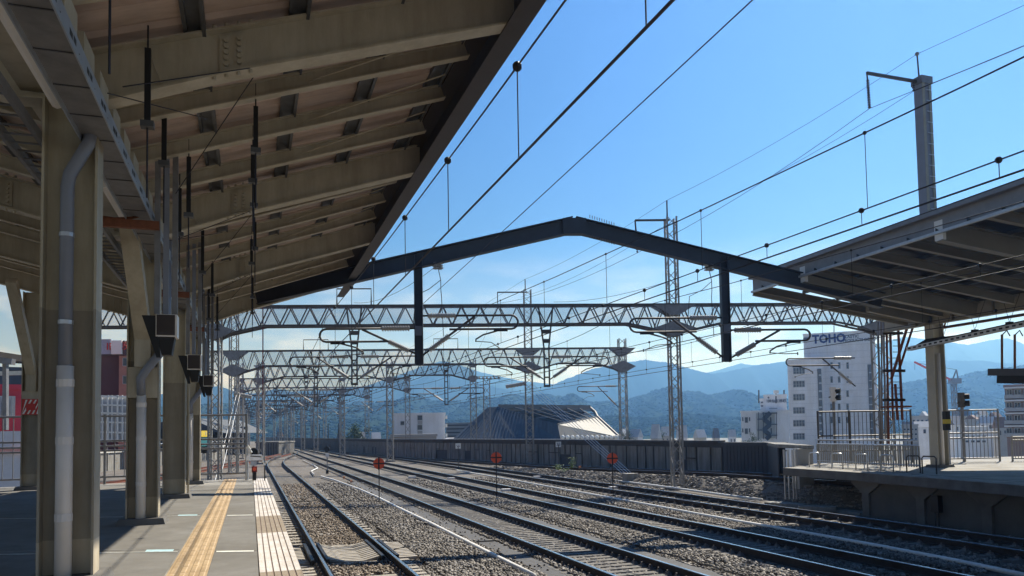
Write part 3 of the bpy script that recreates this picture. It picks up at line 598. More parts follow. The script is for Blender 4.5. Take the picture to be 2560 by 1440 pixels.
for t in range(-3, 5):
    a = Vector((*WA, 0)) - wd * (2.25 * t + 2.25); c = Vector((*WA, 0)) - wd * (2.25 * t)
    if t < 0: continue
    MB().bar((a + wd * .008).to_tuple()[:2] + (-.95,), (c - wd * .008).to_tuple()[:2] + (-.95,), .3, 1.2).build('wall_panel', pn, rp)
    # pilaster with flared head
    p = c - wd * .2; f = wn * .2
    MB().plate([(p + f + wd * u + Vector((0, 0, z))) for u, z in ((-.15, -1.52), (.15, -1.52), (.15, -.78), (.62, -.46), (.62, -.40), (-.62, -.40), (-.62, -.46), (-.15, -.78))], wn * .08).build('pilaster', mat('pilaster', (.13, .12, .11), .85, 0, .25, 2), rp)
MB().bar((WA[0], WA[1], -.37), (WB[0], WB[1], -.37), .62, .10).build('ledge', concd, rp)
e = at_pl(2358, 1262, WA, WB); bx = thing('switch_box', 'dark slim switch box on the far platform wall', 'box', (e[0] - .22, e[1], -1.25))
MB().box(e[0] - .34, e[0] - .10, e[1] - .13, e[1] + .13, -1.1, -.62).build('case', blackm, bx); MB().tube((e[0] - .24, e[1] - .05, -1.5), (e[0] - .24, e[1] - .05, -1.1), .02).build('conduit', blackm, bx); MB().tube((e[0] - .24, e[1] + .06, -1.5), (e[0] - .24, e[1] + .06, -1.1), .02).build('conduit', blackm, bx)
# ---------------- right canopy
rc = thing('platform_canopy', 'dark undersided canopy with grey gutter over the far platform', 'canopy', (22.9, 20.4, PZ))
CA = Vector((16.98, 22.5, 0)); CB = Vector((15.6, 2.0, 0)); cdv = (CB - CA).normalized(); KS = Vector((1, -.26, 0))
rbeige = mat('beige_in_shade', (.26, .24, .195), .55, 0, .12, 1.5)  # darker copy of the beige paint, with the canopy's shade in its colour
def rz(u): return 6.25 - .205 * u            # underside of joists at distance u from the edge
Lr = (CA - CB).length; NF = 4
for k in range(15):
    t = k * 1.36; p = CA + cdv * t
    if t > Lr: break
    main = k % 4 == 2
    a = p + Vector((0, 0, rz(0) + .1)); c = p + KS * 5.6 + Vector((0, 0, rz(5.6) + .1))
    h = .5 if main else .26
    if main:
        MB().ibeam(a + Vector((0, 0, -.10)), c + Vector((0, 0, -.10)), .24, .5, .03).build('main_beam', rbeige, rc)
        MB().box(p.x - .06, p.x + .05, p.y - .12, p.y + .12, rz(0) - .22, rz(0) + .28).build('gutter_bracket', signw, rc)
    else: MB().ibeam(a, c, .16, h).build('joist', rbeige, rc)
for u in (.5, 1.7, 2.9, 4.1, 5.2):
    p = CA + KS * u; q = CB + KS * u; MB().bar((p.x, p.y, rz(u) + .29), (q.x, q.y, rz(u) + .29), .12, .09).build('purlin', purlm, rc)
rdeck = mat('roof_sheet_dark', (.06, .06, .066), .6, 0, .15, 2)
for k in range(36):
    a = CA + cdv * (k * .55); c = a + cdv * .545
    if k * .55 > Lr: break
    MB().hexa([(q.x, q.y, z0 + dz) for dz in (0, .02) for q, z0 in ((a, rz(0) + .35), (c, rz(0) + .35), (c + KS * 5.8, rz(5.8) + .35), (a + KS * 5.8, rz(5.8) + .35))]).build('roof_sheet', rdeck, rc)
for k in range(17):
    a = CA + cdv * (k * 1.2 - 1.6) + KS * 5.75; c = a + cdv * 1.19
    if k * 1.2 > Lr - 1: break
    MB().hexa([(q.x, q.y, z0 + dz) for dz in (0, .02) for q, z0 in ((a, rz(5.75) + .35), (c, rz(5.75) + .35), (c + KS * 8, rz(5.75) + .35 + 2.0), (a + KS * 8, rz(5.75) + .35 + 2.0))]).build('roof_sheet', rdeck, rc)
    MB().bar(a + KS * .2 + Vector((0, 0, rz(5.75) + .22)), a + KS * 8 + Vector((0, 0, rz(5.75) + 2.22)), .15, .24).build('joist', rbeige, rc)
n_ = Vector((cdv.y, -cdv.x, 0)); n_ = n_ if n_.x < 0 else -n_
gut = mat('gutter_grey', (.24, .24, .25), .45, .25, .12, 4)
def along(name, off, z, w_, h_, m, a0=-.1, a1=Lr):
    p = CA + cdv * a0 + n_ * off; q = CA + cdv * a1 + n_ * off; return MB().bar((p.x, p.y, z), (q.x, q.y, z), w_, h_).build(name, m, rc)
along('fascia', .03, rz(0) + .22, .03, .56, gut); along('gutter', .12, rz(0) + .46, .2, .10, gut); along('gutter_pipe', .10, rz(0) - .03, .07, .07, galvb); along('cap', .04, rz(0) + .54, .3, .03, fdark)
for k in range(20):
    p = CA + cdv * (.5 + k * .95) + n_ * .07; MB().plate([(p.x, p.y, rz(0) + .0), (p.x, p.y, rz(0) + .1), (p.x + cdv.x * .12, p.y + cdv.y * .12, rz(0) + .0)], n_ * .05).build('gutter_clip', blackm, rc)
p = CA - cdv * .12; q = p + KS * 5.5
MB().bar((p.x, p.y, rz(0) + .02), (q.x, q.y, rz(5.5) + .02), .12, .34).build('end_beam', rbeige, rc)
# column, longitudinal plate girder
RCX, RCY = 22.9, 20.45
c = column(rc, RCX, RCY, 5.3, mat('column_grey_beige', (.46, .42, .34), .5, 0, .1, 2), .5, .34, PZ)
MB().tube((RCX - .02, RCY - .14, PZ + .1), (RCX - .02, RCY - .14, 3.9), .07, 10).build('downpipe', pipew, c, smooth=True)
gA = at_x(2238, 800, RCX - .9); gz = 5.22
for k in range(11):
    a = Vector((RCX - .25 + .0, 22.4 - k * 1.5, 0)); 
    MB().box(a.x, a.x + .03, a.y - 1.48, a.y, gz - .28, gz + .46).build('girder_plate', mat('girder_beige', (.40, .36, .28), .55, 0, .12, 1.5), rc)
    MB().box(a.x - .09, a.x + .03, a.y - 1.5, a.y - 1.46, gz - .28, gz + .44).build('stiffener', rbeige, rc)
MB().box(RCX - .36, RCX - .12, 6, 22.4, gz - .31, gz - .28).build('girder_flange', rbeige, rc)
# haunch where the portal rafter lands
MB().plate([(RCX - .2, RCY, gz - .3), (RCX - .2, RCY, gz + .4), (RCX - 2.4, RCY + .55, 5.75), (RCX - 2.4, RCY + .55, 5.4)], (.04, .2, 0)).build('haunch', rbeige, rc)
# ---------------- railings of the far platform
def railing(label, A, B, z0, z1, gap, mids, posts, m=galvb, r=.018, pr=.03, group=None):
    A = Vector(A); B = Vector(B); t = thing('railing', label, 'railing', (A.x, A.y, z0), group); L = (B - A).length
    for z in mids + [z1]: MB().tube((A.x, A.y, z), (B.x, B.y, z), pr, 8).build('rail', m, t)
    for k in range(posts + 1):
        p = A.lerp(B, k / posts); MB().tube((p.x, p.y, z0), (p.x, p.y, z1 + .04), pr * 1.3, 8).build('post', m, t)
    n = int(L / gap)
    for k in range(1, n):
        p = A.lerp(B, k / n)
        MB().tube((p.x, p.y, mids[0] if mids else z0), (p.x, p.y, z1), r * .8, 5).build('baluster', m, t)
    return t
fA = at_z(2035, 1162, PZ); fB = at_z(2322, 1158, PZ); 
railing('tall galvanised pipe railing with white building behind it', (21.3, 24.6, 0), (25.0, 23.6, 0), PZ, 1.98, .16, [.42, .85, 1.02], 3, galvd)
railing('tall galvanised pipe railing right of the far platform column', (25.6, 22.9, 0), (28.1, 22.3, 0), PZ, 1.95, .16, [.05, .85, 1.05], 1, galv)
t = thing('barrier', 'low slatted metal barrier along the far platform edge', 'barrier', (20.3, 21, PZ))
bA = Vector((20.45, 23.7, 0)); bB = Vector((20.3, 18.9, 0))
slatm = mat('slat_aluminium', (.30, .285, .26), .5, .3, .12, 4)
for k in range(46):
    p = bA.lerp(bB, k / 45); MB().box(p.x - .02, p.x + .02, p.y - .02, p.y + .02, PZ + .14, .72).build('slat', slatm, t)
for z in (.10, .74, .90): MB().tube((bA.x, bA.y, z), (bB.x, bB.y, z), .025, 8).build('rail', galvb, t)
MB().path([(bA.x, bA.y, .74), (bA.x + .05, bA.y + .12, .9)], .022).build('rail_end', galvb, t)
for k in range(7):
    p = bA.lerp(bB, k / 6); MB().tube((p.x, p.y, PZ), (p.x, p.y, .74), .02).build('post', galvb, t)
hoops = [(2048, 1172), (2085, 1172), (2120, 1173), (2160, 1175), (2200, 1178), (2250, 1180), (2292, 1182)]
for k, (x, y) in enumerate((1962 + d, 1172) for d in (62, 118, 178, 240, 305, 344)):
    p = at_x(x, 1176, 19.55 - .02 * k); 
    h = thing('handrail_hoop', 'small bent pipe hoop in front of the low slatted barrier', 'hoop', (p[0], p[1], PZ), 'pipe hoops along the far platform edge')
    d = Vector((.10, -.42, 0)); a = Vector((p[0], p[1], PZ))
    MB().path([a, a + Vector((0, 0, .48)), a + Vector((.01, -.05, .54)), a + d + Vector((-.01, .05, .54)), a + d + Vector((0, 0, .48)), a + d], .022, 6).build('pipe', galvb if k < 4 else galvd, h, smooth=True)
# third railing, far right
railing('low slatted railing at the right end of the far platform', (28.4, 22.0, 0), (31.5, 21.2, 0), PZ, .86, .12, [.02, .74], 2, slatm)
# ================================================================== PORTAL FRAME over the tracks (skewed like every gantry)
PS = -.28; PX0, PY0 = .1, 24.55
def pp(X, z): return Vector((X, PY0 + PS * (X - PX0), z))
def pk(x, y): return Vector(at_sk(x, y, PX0, PY0, PS))
po = thing('portal_frame', 'dark steel gable portal frame spanning from canopy to canopy', 'portal frame', pp(9.5, 0))
ra, rb_, rcn, rd = pk(640, 742), pk(1435, 562), pk(1978, 692), pk(2205, 752)
rn = Vector((-PS, 1, 0)).normalized()
for a, c in ((ra, rb_), (rb_, rd)):
    q = MB().ibeam(a, c, .30, .50, .03, .02); q.build('rafter', navy, po)
MB().bar(rb_ + Vector((-.35, .1, -.07)), rb_ + Vector((.35, -.1, -.07)), .31, .5).build('apex_joint', navy, po)
for px, yb, wdt in ((1048, 912, .20), (1817, 905, .22)):
    b_ = pk(px, yb); tx = b_.x; k = (tx - ra.x) / (rb_.x - ra.x) if tx < rb_.x else None
    ztp = lerp(ra.z, rb_.z, k) if k is not None else lerp(rb_.z, rd.z, (tx - rb_.x) / (rd.x - rb_.x))
    q = MB(); d = Vector((1, PS, 0)).normalized()
    q.bar(b_ + d * .12, Vector((b_.x, b_.y, ztp + .15)) + d * .12, .025, .22, rn); q.bar(b_ - d * .12, Vector((b_.x, b_.y, ztp + .15)) - d * .12, .025, .22, rn); q.bar(b_, Vector((b_.x, b_.y, ztp + .15)), .24, .02, rn)
    q.build('drop_post', navy, po)
    MB().bar(b_ + Vector((0, 0, .9)) - rn * .12, b_ + Vector((0, 0, 1.2)) - rn * .12, .21, .01, rn).build('number_plate', signg, po)
for px, py in ((1505, 556), (1505, 596)):
    for k in range(11):
        p = pk(px - 32 + k * 6, py - 8 + k * 1.9); MB().tube(p + rn * -.14, p + rn * -.14 + Vector((0, 0, .10 if py < 580 else -.10)), .012, 4).build('bird_spike', galvd, po)
P1 = pk(1048, 912); P2 = pk(1817, 905)
# ================================================================== CANTILEVERS
def ins(b0, p, q, n, r=.055, r2=.085): return MB().ribs(p, q, r, r2, n, 8)
def cantilever(label, base, sgn, zt_, zl, zb, L, skew=PS, arm=1.0, plate=True, group='cantilever arms holding the contact wires', detail=True, zc=3.85):
    d = Vector((1, skew, 0)).normalized() * sgn; base = Vector((base[0], base[1], 0)); up = Vector((0, 0, 1))
    t = thing('cantilever', label, 'catenary arm', base + up * zb + d * .1, group)
    P = lambda s, z: base + d * s + up * z
    r = .034
    # top tube and hooked return tube
    rr = (zt_ - zl) / 2; arc = [P(L - rr + rr * math.sin(a), zt_ - rr + rr * math.cos(a)) for a in np.linspace(0, math.pi, 8)]
    MB().path([P(1.15, zt_)] + arc + [P(.95, zl)], r, 8).build('hooked_tube', navy if not detail else galvd, t, smooth=True)
    ins(0, P(.28, zt_), P(1.15, zt_), 11 if detail else 5).build('insulator', insm, t)
    MB().tube(P(.1, zt_), P(.3, zt_), .03, 6).build('end_fitting', blackm, t)
    # raking strut
    e = P(1.75, zt_ - .02); b = P(.12, zb); k1, k2 = .12, .50
    ins(0, b.lerp(e, k1), b.lerp(e, k2), 12 if detail else 5).build('insulator', insm, t)
    MB().tube(b, b.lerp(e, k1), .03, 6).build('end_fitting', blackm, t); MB().tube(b.lerp(e, k2), e, .036, 8).build('raking_tube', galvd, t)
    # registration clamp, drop arm and steady arm
    c = P(L - .55, zl - .03); MB().bar(c - d * .22, c + d * .22, .06, .09).build('clamp', blackm, t)
    q1 = P(L - .55 - .55, zl - .18); q2 = P(L - .55 - .78, zl - .32); MB().path([c, q1, q2, q2 - up * .08], .028, 6).build('drop_arm', galvd, t, smooth=True)
    s1 = P(L - .55 - .30, zl - .42); s2 = P(L - .55 + .0 + .12, zc); MB().path([q2 - up * .06, s1, s2], .014, 5).build('steady_arm', galvd, t); MB().tube(s2 - up * .05, s2 + up * .04, .02, 5).build('wire_clip', blackm, t)
    return t
cz = P2.z
cantilever('cantilever arm left of the portal post nearest the beige canopy', P1, -1, 4.66, 4.26, P1.z + .35, 3.05, zc=3.8)
cantilever('cantilever arm with raised tube right of the portal post nearest the beige canopy', P1, 1, 5.05, 4.62, P1.z + .3, 3.1, zc=3.9)
cantilever('cantilever arm with raised tube left of the portal post nearest the dark canopy', P2, -1, 4.92, 4.48, P2.z + .15, 3.1, zc=3.9)
cantilever('cantilever arm with clean grey insulators right of the portal post nearest the dark canopy', P2, 1, 4.52, 4.16, P2.z + .12, 2.75, zc=3.75)
# ================================================================== GANTRIES
mastm = mat('mast_galvanised', (.27, .265, .255), .6, .15, .25, 5)
def lattice(b, lb, X, Y, z0, z1, w_, ax, ay, step=.55, leg=.07, lace=.035):
    ax = Vector(ax); ay = Vector(ay); c = Vector((X, Y, 0)); cs = [ax * (i * w_ / 2) + ay * (j * w_ / 2) for i, j in ((-1, -1), (1, -1), (1, 1), (-1, 1))]
    for o in cs: b.bar(c + o + Vector((0, 0, z0)), c + o + Vector((0, 0, z1)), leg, leg, ay)
    n = int((z1 - z0) / step)
    for f in range(4):
        o1, o2 = cs[f], cs[(f + 1) % 4]
        for k in range(n):
            a, e = (o1, o2) if (k + f) % 2 == 0 else (o2, o1)
            lb.bar(c + a + Vector((0, 0, lerp(z0, z1, k / n))), c + e + Vector((0, 0, lerp(z0, z1, (k + 1) / n))), lace, lace * .5, ay)
def gantry(label, A, B, ztop, dep, masts, drops, ndiag, single, m=galv, wdt=.55, group='lattice catenary gantries over the tracks', panel=True):
    A = Vector((*A, 0)); B = Vector((*B, 0)); d = (B - A).normalized(); n = Vector((-d.y, d.x, 0)); L = (B - A).length; up = Vector((0, 0, 1))
    t = thing('catenary_gantry', label, 'gantry', (masts[0][0], masts[0][1], masts[0][2]), group)
    mt = [(Vector((x, y, 0)) - A).dot(d) for x, y, *_ in masts]
    def zb(s):
        k = min(abs(s - q) for q in mt); return ztop - dep - max(0, (2.3 - k) / 2.3) * .55 * dep
    cw = .09 if single else .11
    for f in (-1, 1):
        MB().bar(A + n * f * wdt / 2 + up * ztop, B + n * f * wdt / 2 + up * ztop, cw, cw).build('top_chord', m, t)
        ks = sorted(set([0, L] + [max(0, min(L, q + e)) for q in mt for e in (-2.3, 0, 2.3)])); 
        for a, e in zip(ks[:-1], ks[1:]):
            if e - a > .05: MB().bar(A + d * a + n * f * wdt / 2 + up * zb(a), A + d * e + n * f * wdt / 2 + up * zb(e), cw, cw).build('bottom_chord', m, t)
        jb = MB()
        for k in range(ndiag):
            s0, s1 = L * k / ndiag, L * (k + 1) / ndiag; o = n * f * wdt / 2
            p, q = (A + d * s0 + o + up * zb(s0), A + d * s1 + o + up * ztop) if k % 2 == 0 else (A + d * s0 + o + up * ztop, A + d * s1 + o + up * zb(s1))
            if single: MB().bar(p, q, .05, .06, n).build('diagonal', m, t)
            else: jb.bar(p, q, .07, .07, n)
        if jb.v: stuff(jb.build('diagonals', m, t))
    if panel:
        q = MB(); ks = [0] + sorted(max(0, min(L, x + e)) for x in mt for e in (-2.3, 0, 2.3)) + [L]
        q.plate([A + up * (ztop - .05)] + [A + d * s + up * (zb(s) + .05) for s in ks] + [B + up * (ztop - .05)], n * .012); q.build('clear_panel', netm, t)
    for (x, y, z0, z1, w_) in masts:
        lb = MB(); b = MB(); lattice(b, lb, x, y, z0, z1, w_, d, n, .5 if single else .9, .075 if single else .1, .035 if single else .06)
        mo = b.build('mast', mastm, t); lb.build('lacing', mastm, mo)
        c = Vector((x, y, 0)); h = dep * 1.55; gs = 1.0 if single else .55
        for f in (-1, 1):
            o = n * f * (wdt / 2 + .06)
            MB().plate([c + o + d * u + up * v for u, v in ((-1.05 * gs, ztop - .02), (1.05 * gs, ztop - .02), (.25, ztop - dep * .55 * gs), (-.25, ztop - dep * .55 * gs))], n * .012).build('gusset', galv, t)
            MB().plate([c + o + d * u + up * v for u, v in ((0, ztop - dep * lerp(1.3, .85, gs)), (1.05 * gs, ztop - dep * 1.25), (.2, ztop - h - .10), (-.2, ztop - h - .10), (-1.05 * gs, ztop - dep * 1.25))], n * .012).build('gusset', galv, t)
        MB().box(x - .45, x + .45, y - .45, y + .45, z0 - .5, z0 + .06).build('footing', conc, t)
    for (s, zlow, hoop) in drops:
        p = A + d * s
        q = MB()
        for e in (-1, 1):
            q.bar(p + d * e * .35 + up * ztop, p + d * e * .12 + up * (ztop - 2.0), .07, .07, n); q.bar(p + d * e * .12 + up * (ztop - 2.0), p + d * e * .12 + up * zlow, .07, .07, n)
        for k in range(int((ztop - 2 - zlow) / .45)): q.bar(p - d * .12 + up * (ztop - 2.1 - k * .45), p + d * .12 + up * (ztop - 2.1 - k * .45), .06, .12, n)
        for z, hw in ((ztop - 1.25, .2), (ztop - 1.7, .16)): q.plate([p + d * u + up * (z + v) for u, v in ((-hw, -.1), (hw, -.1), (hw, .1), (-hw, .1))], n * .02)
        q.bar(p - d * .16 + up * zlow, p + d * .16 + up * zlow, .1, .05, n); q.build('drop_post', m, t)
        if hoop:
            MB().path([p - d * hoop / 2 + up * ztop, p - d * hoop / 2 + up * (ztop + .85), p + d * hoop / 2 + up * (ztop + .85), p + d * hoop / 2 + up * ztop], .035, 4).build('wire_hoop', m, t)
    return t, A, d, n
GS = -.265
def gl(X, X0, Y0): return (X, Y0 + GS * (X - X0))
A1 = gl(-9, 19.4, 32.2); B1 = gl(29.75, 19.4, 32.2)
g1, gA1, gd, gn = gantry('nearest lattice gantry, its middle mast standing at the foot of the stone bank', A1, B1, 7.42, .92, [(*gl(19.45, 19.4, 32.2), -1.42, 11.75, .46), (*gl(-1.55, 19.4, 32.2), -1.5, 8.6, .46), (*gl(29.55, 19.4, 32.2), -1.0, 8.2, .62)], [(14.1, 3.75, 1.6), (23.2, 3.55, 0)], 90, True, galvd)
A2 = gl(-3.2, 20.9, 56.5); B2 = gl(28.4, 20.9, 56.5)
g2, gA2, _, _ = gantry('second lattice gantry with masts at the sloping arena roof and behind the left disc', A2, B2, 7.96, 1.2, [(*gl(20.9, 20.9, 56.5), -1.3, 12.7, .55), (*gl(-1.2, 20.9, 56.5), -1.5, 11.5, .55), (*gl(28.2, 20.9, 56.5), -1.3, 8.7, .55)], [(8.3, 3.6, 1.9), (18.4, 3.6, 1.9)], 64, True, galvd)
A3 = gl(.4, 13.6, 78.5); B3 = gl(22.1, 13.6, 78.5)
g3, gA3, _, _ = gantry('third lattice gantry with its mast behind the white number sign', A3, B3, 8.55, 1.15, [(*gl(13.65, 13.6, 78.5), -1.4, 8.9, .6), (*gl(22, 13.6, 78.5), -1.4, 9, .6), (*gl(1.0, 13.6, 78.5), -1.4, 8.9, .6)], [(5.2, 4.0, 1.9)], 44, False, galvd)
FG = [(101, -1.2, 19.6, 8.7), (124, -2.0, 17.6, 8.9), (148, -1.5, 16.5, 9.0), (174, -1.4, 15.5, 9.1), (203, -1.0, 15.0, 9.2), (238, -.6, 14.5, 9.2), (280, -.5, 13.5, 9.3)]
FLAB = ['fourth lattice gantry beyond the number signs', 'fifth lattice gantry beyond the disc signals', 'sixth far lattice gantry over the converging tracks', 'seventh far lattice gantry over the converging tracks', 'eighth far lattice gantry in the tangle of wires', 'ninth far lattice gantry in the tangle of wires', 'last tiny lattice gantry where the tracks vanish']
for k, (Y, xa_, xb_, zz) in enumerate(FG):
    gantry(FLAB[k], (xa_ - .3, Y + 1.8), (xb_ + .3, Y - 1.8), zz, 1.2, [(xa_, Y + 1.75, -1.4, zz + (2 if k < 3 else .8), .6), (xb_, Y - 1.75, -1.4, zz + .4, .6), (lerp(xa_, xb_, .6), lerp(Y + 1.75, Y - 1.75, .6), -1.4, zz + .3, .6)], [(lerp(0, xb_ - xa_, .22), 4.2, 0), (lerp(0, xb_ - xa_, .8), 4.2, 0)], 36, False, galvd, panel=k < 2)
def gp(A, s): return A + gd * s
k_ = 'cantilever arms under the lattice gantries'
for n_i, (A, s, zl) in enumerate(((gA1, 14.1, 3.9), (gA1, 23.2, 3.8), (gA2, 8.3, 3.75), (gA2, 18.4, 3.75), (gA3, 5.2, 4.2))):
    p = gp(A, s)
    for sg in (-1, 1):
        nm = ('nearest gantry drop post under the wire hoop', 'nearest gantry drop post before the arena roof', 'second gantry post beside the black disc signals', 'second gantry post before the white building', 'third gantry post')[n_i]
        cantilever('cantilever arm on the %s of %s' % ('platform side' if sg < 0 else 'wall side', nm), p, sg, zl + 1.15, zl + .72, zl + .05, 3.0, GS, detail=n_i < 2, group=k_, zc=zl + .25)
# cantilevers standing out from masts over the raised track
q = gl(29.2, 19.4, 32.2); cantilever('cantilever arm with white insulators in front of the white office tower', (28.3, q[1] + .2), -1, 4.75, 4.4, 3.35, 3.6, GS, group=k_)
q = gl(28.2, 20.9, 56.5); cantilever('cantilever arm on the right mast of the second gantry', (27.9, q[1]), -1, 4.9, 4.5, 3.2, 3.4, GS, group=k_, detail=False)
for k, (Y, xa_, xb_, zz) in enumerate(FG):
    for j, X in enumerate((lerp(xa_, xb_, .22), lerp(xa_, xb_, .8))):
        for sg in (-1, 1): cantilever('small far cantilever arm under the %s gantry' % ('fourth', 'fifth', 'sixth', 'seventh', 'eighth', 'ninth', 'last')[k], (X, lerp(Y + 1.8, Y - 1.8, (.22, .8)[j])), sg, 5.6, 5.1, 4.3, 2.9, GS, detail=False, group='far cantilever arms in the tangle of wires', zc=4.3)
# ================================================================== STONE BANK under the raised track
def t5(Y):
    for a, b in zip(T5[:-1], T5[1:]):
        if a[1] <= Y <= b[1]: k = (Y - a[1]) / (b[1] - a[1]); return lerp(a[0], b[0], k), lerp(a[2], b[2], k)
    return (T5[0][0], T5[0][2]) if Y < T5[0][1] else (T5[-1][0], T5[-1][2])
bv = []; bf = []; yr = np.arange(18.6, 76, .35); prof = [(-2.25, -1.53), (-2.0, -1.35), (-1.65, -.5), (-1.35, -.22), (1.5, -.22), (2.4, -.22), (6.5, -.3)]
for Y in yr:
    X, Z = t5(Y)
    for j, (u, h) in enumerate(prof):
        zz = h if j == 0 else (max(-1.53, lerp(-1.5, Z - .22, .35)) if j == 1 else (lerp(-1.5, Z - .22, .8) if j == 2 else Z - .22 - (.5 if j == 6 else 0)))
        bv.append((X + u + (random.uniform(-.06, .06) if j < 4 else 0), Y, zz + (random.uniform(-.03, .03) if 0 < j < 4 else 0)))
nP = len(prof); bf = [(i * nP + j, i * nP + j + 1, (i + 1) * nP + j + 1, (i + 1) * nP + j) for i in range(len(yr) - 1) for j in range(nP - 1)]
b = MB(); b.v = bv; b.f = bf; struct(b.build('stone_bank', bed))
sv = MB(); n = 9000
q6 = [(0, 3, 2, 1), (4, 5, 6, 7), (0, 1, 5, 4), (1, 2, 6, 5), (2, 3, 7, 6), (3, 0, 4, 7)]
for k in range(n):
    Y = 18.8 + 38 * random.random() ** 1.5; X, Z = t5(Y); u = random.random(); zt5 = Z - .22
    if random.random() < .75: x = X + lerp(-2.2, -1.35, u); z = lerp(-1.5, zt5, u)
    else: x = X + random.uniform(-1.35, 2.2); z = zt5 + .01
    if abs(abs(x - X) - .75) < .12: continue
    r = random.uniform(.035, .075) * (1.1 if Y < 30 else 1.3); a = random.uniform(0, 6.28); ca, sa = math.cos(a) * r, math.sin(a) * r
    vs = []
    for i, j, h in ((-1, -1, -1), (1, -1, -1), (1, 1, -1), (-1, 1, -1), (-1, -1, 1), (1, -1, 1), (1, 1, 1), (-1, 1, 1)):
        i *= random.uniform(.6, 1.1); j *= random.uniform(.6, 1.1); vs.append((x + i * ca - j * sa, Y + i * sa + j * ca, z + h * r * random.uniform(.5, 1)))
    sv.add(vs, q6)
stuff(tag(sv.build('bank_stones', bal), 'rough grey stones covering the bank below the raised track', 'stones'))
for k, (x, y) in enumerate(((1866, 1197), (2068, 1212), (1450, 1170), (1755, 1189), (860, 1196), (878, 1206))):
    p = at_z(x, y, -.98 if y > 1165 and x > 1400 else -1.42); bo = Vector((p[0], p[1], p[2])); h = .16
    tag(MB().hexa([bo + Vector((i * .07 * (1 if zc == 0 else .7), j * .06, zc * h - .03)) for zc in (0, 1) for i, j in ((-1, -1), (1, -1), (1, 1), (-1, 1))]).build('marker_block', orp), 'small orange marker block standing %s' % ('on the stone bank near the lattice mast', 'on the stone bank beside the far platform wall', 'on the bank behind the leafy weeds', 'on the bank left of the dark metal screen', 'in the ballast between disc signal and cable pipe', 'in the ballast by the cable pipe, the bigger one')[k], 'marker')
for k, (a, c, z) in enumerate((((1912, 1255), (2000, 1262), -1.34), ((1996, 1266), (2090, 1268), -1.30), ((2086, 1275), (2150, 1282), -1.42))):
    p = at_z(*a, z); q = at_z(*c, z); d = Vector(q) - Vector(p); d.z = 0; d.normalize(); nn = Vector((-d.y, d.x, 0)); c0 = (Vector(p) + Vector(q)) / 2 + nn * .25
    tag(MB().obox(c0, d, nn, (Vector(q) - Vector(p)).length, .55, z - .16, z).build('concrete_cover', conc), ('flat concrete duct cover at the end of the pale pipe', 'raised concrete duct cover with pale edge below the bank', 'low concrete duct cover against the far platform wall')[k], 'duct cover')
def weed(label, p, h, nl):
    t = thing('weed', label, 'plant', p, 'weeds growing on the bank'); q = MB(); s = MB()
    for k in range(6): s.tube(p, (p[0] + random.uniform(-.2, .2), p[1] + random.uniform(-.2, .2), p[2] + h * random.uniform(.6, 1)), .008, 4)
    for k in range(nl):
        c = Vector((p[0] + random.gauss(0, .16), p[1] + random.gauss(0, .16), p[2] + h * random.random())); a = random.uniform(0, 6.28); L = random.uniform(.05, .1)
        d = Vector((math.cos(a), math.sin(a), random.uniform(-.3, .6))) * L; w_ = Vector((-math.sin(a), math.cos(a), .2)) * L * .3
        q.add([c, c + d * .5 + w_, c + d, c + d * .5 - w_], [(0, 1, 2, 3)])
    stuff(q.build('leaves', leafm, t)); s.build('stems', leafm, t)
weed('tall weed growing on the bank behind the number sign', at_z(1430, 1172, -1.05), .75, 160); weed('low leafy weed at the edge of the bank', at_z(1395, 1176, -1.2), .4, 160); weed('small weed beside the tall weed on the bank', at_z(1412, 1183, -1.3), .3, 120)
# ================================================================== PANEL WALL
WP = [at_z(x, y, z) for x, y, z in ((1806, 1181.5, -.95), (1600, 1172, -1.05), (1400, 1162, -1.15), (1200, 1152, -1.25), (1000, 1141.7, -1.3), (834, 1127, -1.35), (756, 1119, -1.4), (697, 1109, -1.4))]
WP = [Vector(p) for p in WP] + [Vector((6.0, 330, -1.4))]
wl = thing('panel_wall', 'long concrete panel wall with dark cap behind the raised track', 'wall', (WP[0].x, WP[0].y, -1.2))
WT = .66
def wall_at(s):
    for a, b in zip(WP[:-1], WP[1:]):
        L = (b - a).length
        if s <= L: return a.lerp(b, s / L), (b - a).normalized()
        s -= L
    return WP[-1], (WP[-1] - WP[-2]).normalized()
for a, b in zip(WP[:-1], WP[1:]):
    d = (b - a); d.z = 0; d.normalize(); nn = Vector((d.y, -d.x, 0)); nn = nn if nn.x > 0 else -nn
    o = nn * .22
    q = MB(); q.plate([Vector((a.x, a.y, a.z - .4)) + o, Vector((b.x, b.y, b.z - .4)) + o, Vector((b.x, b.y, WT)) + o, Vector((a.x, a.y, WT)) + o], nn * .2); q.build('backing_wall', walld, wl)  # dark backing stays bare below the cap, as a painted shadow band
    q = MB().bar((a.x, a.y, WT + .03), (b.x, b.y, WT + .03), .5, .12); q.build('cap', walld, wl)
s = .1; far = MB(); cnt = 0
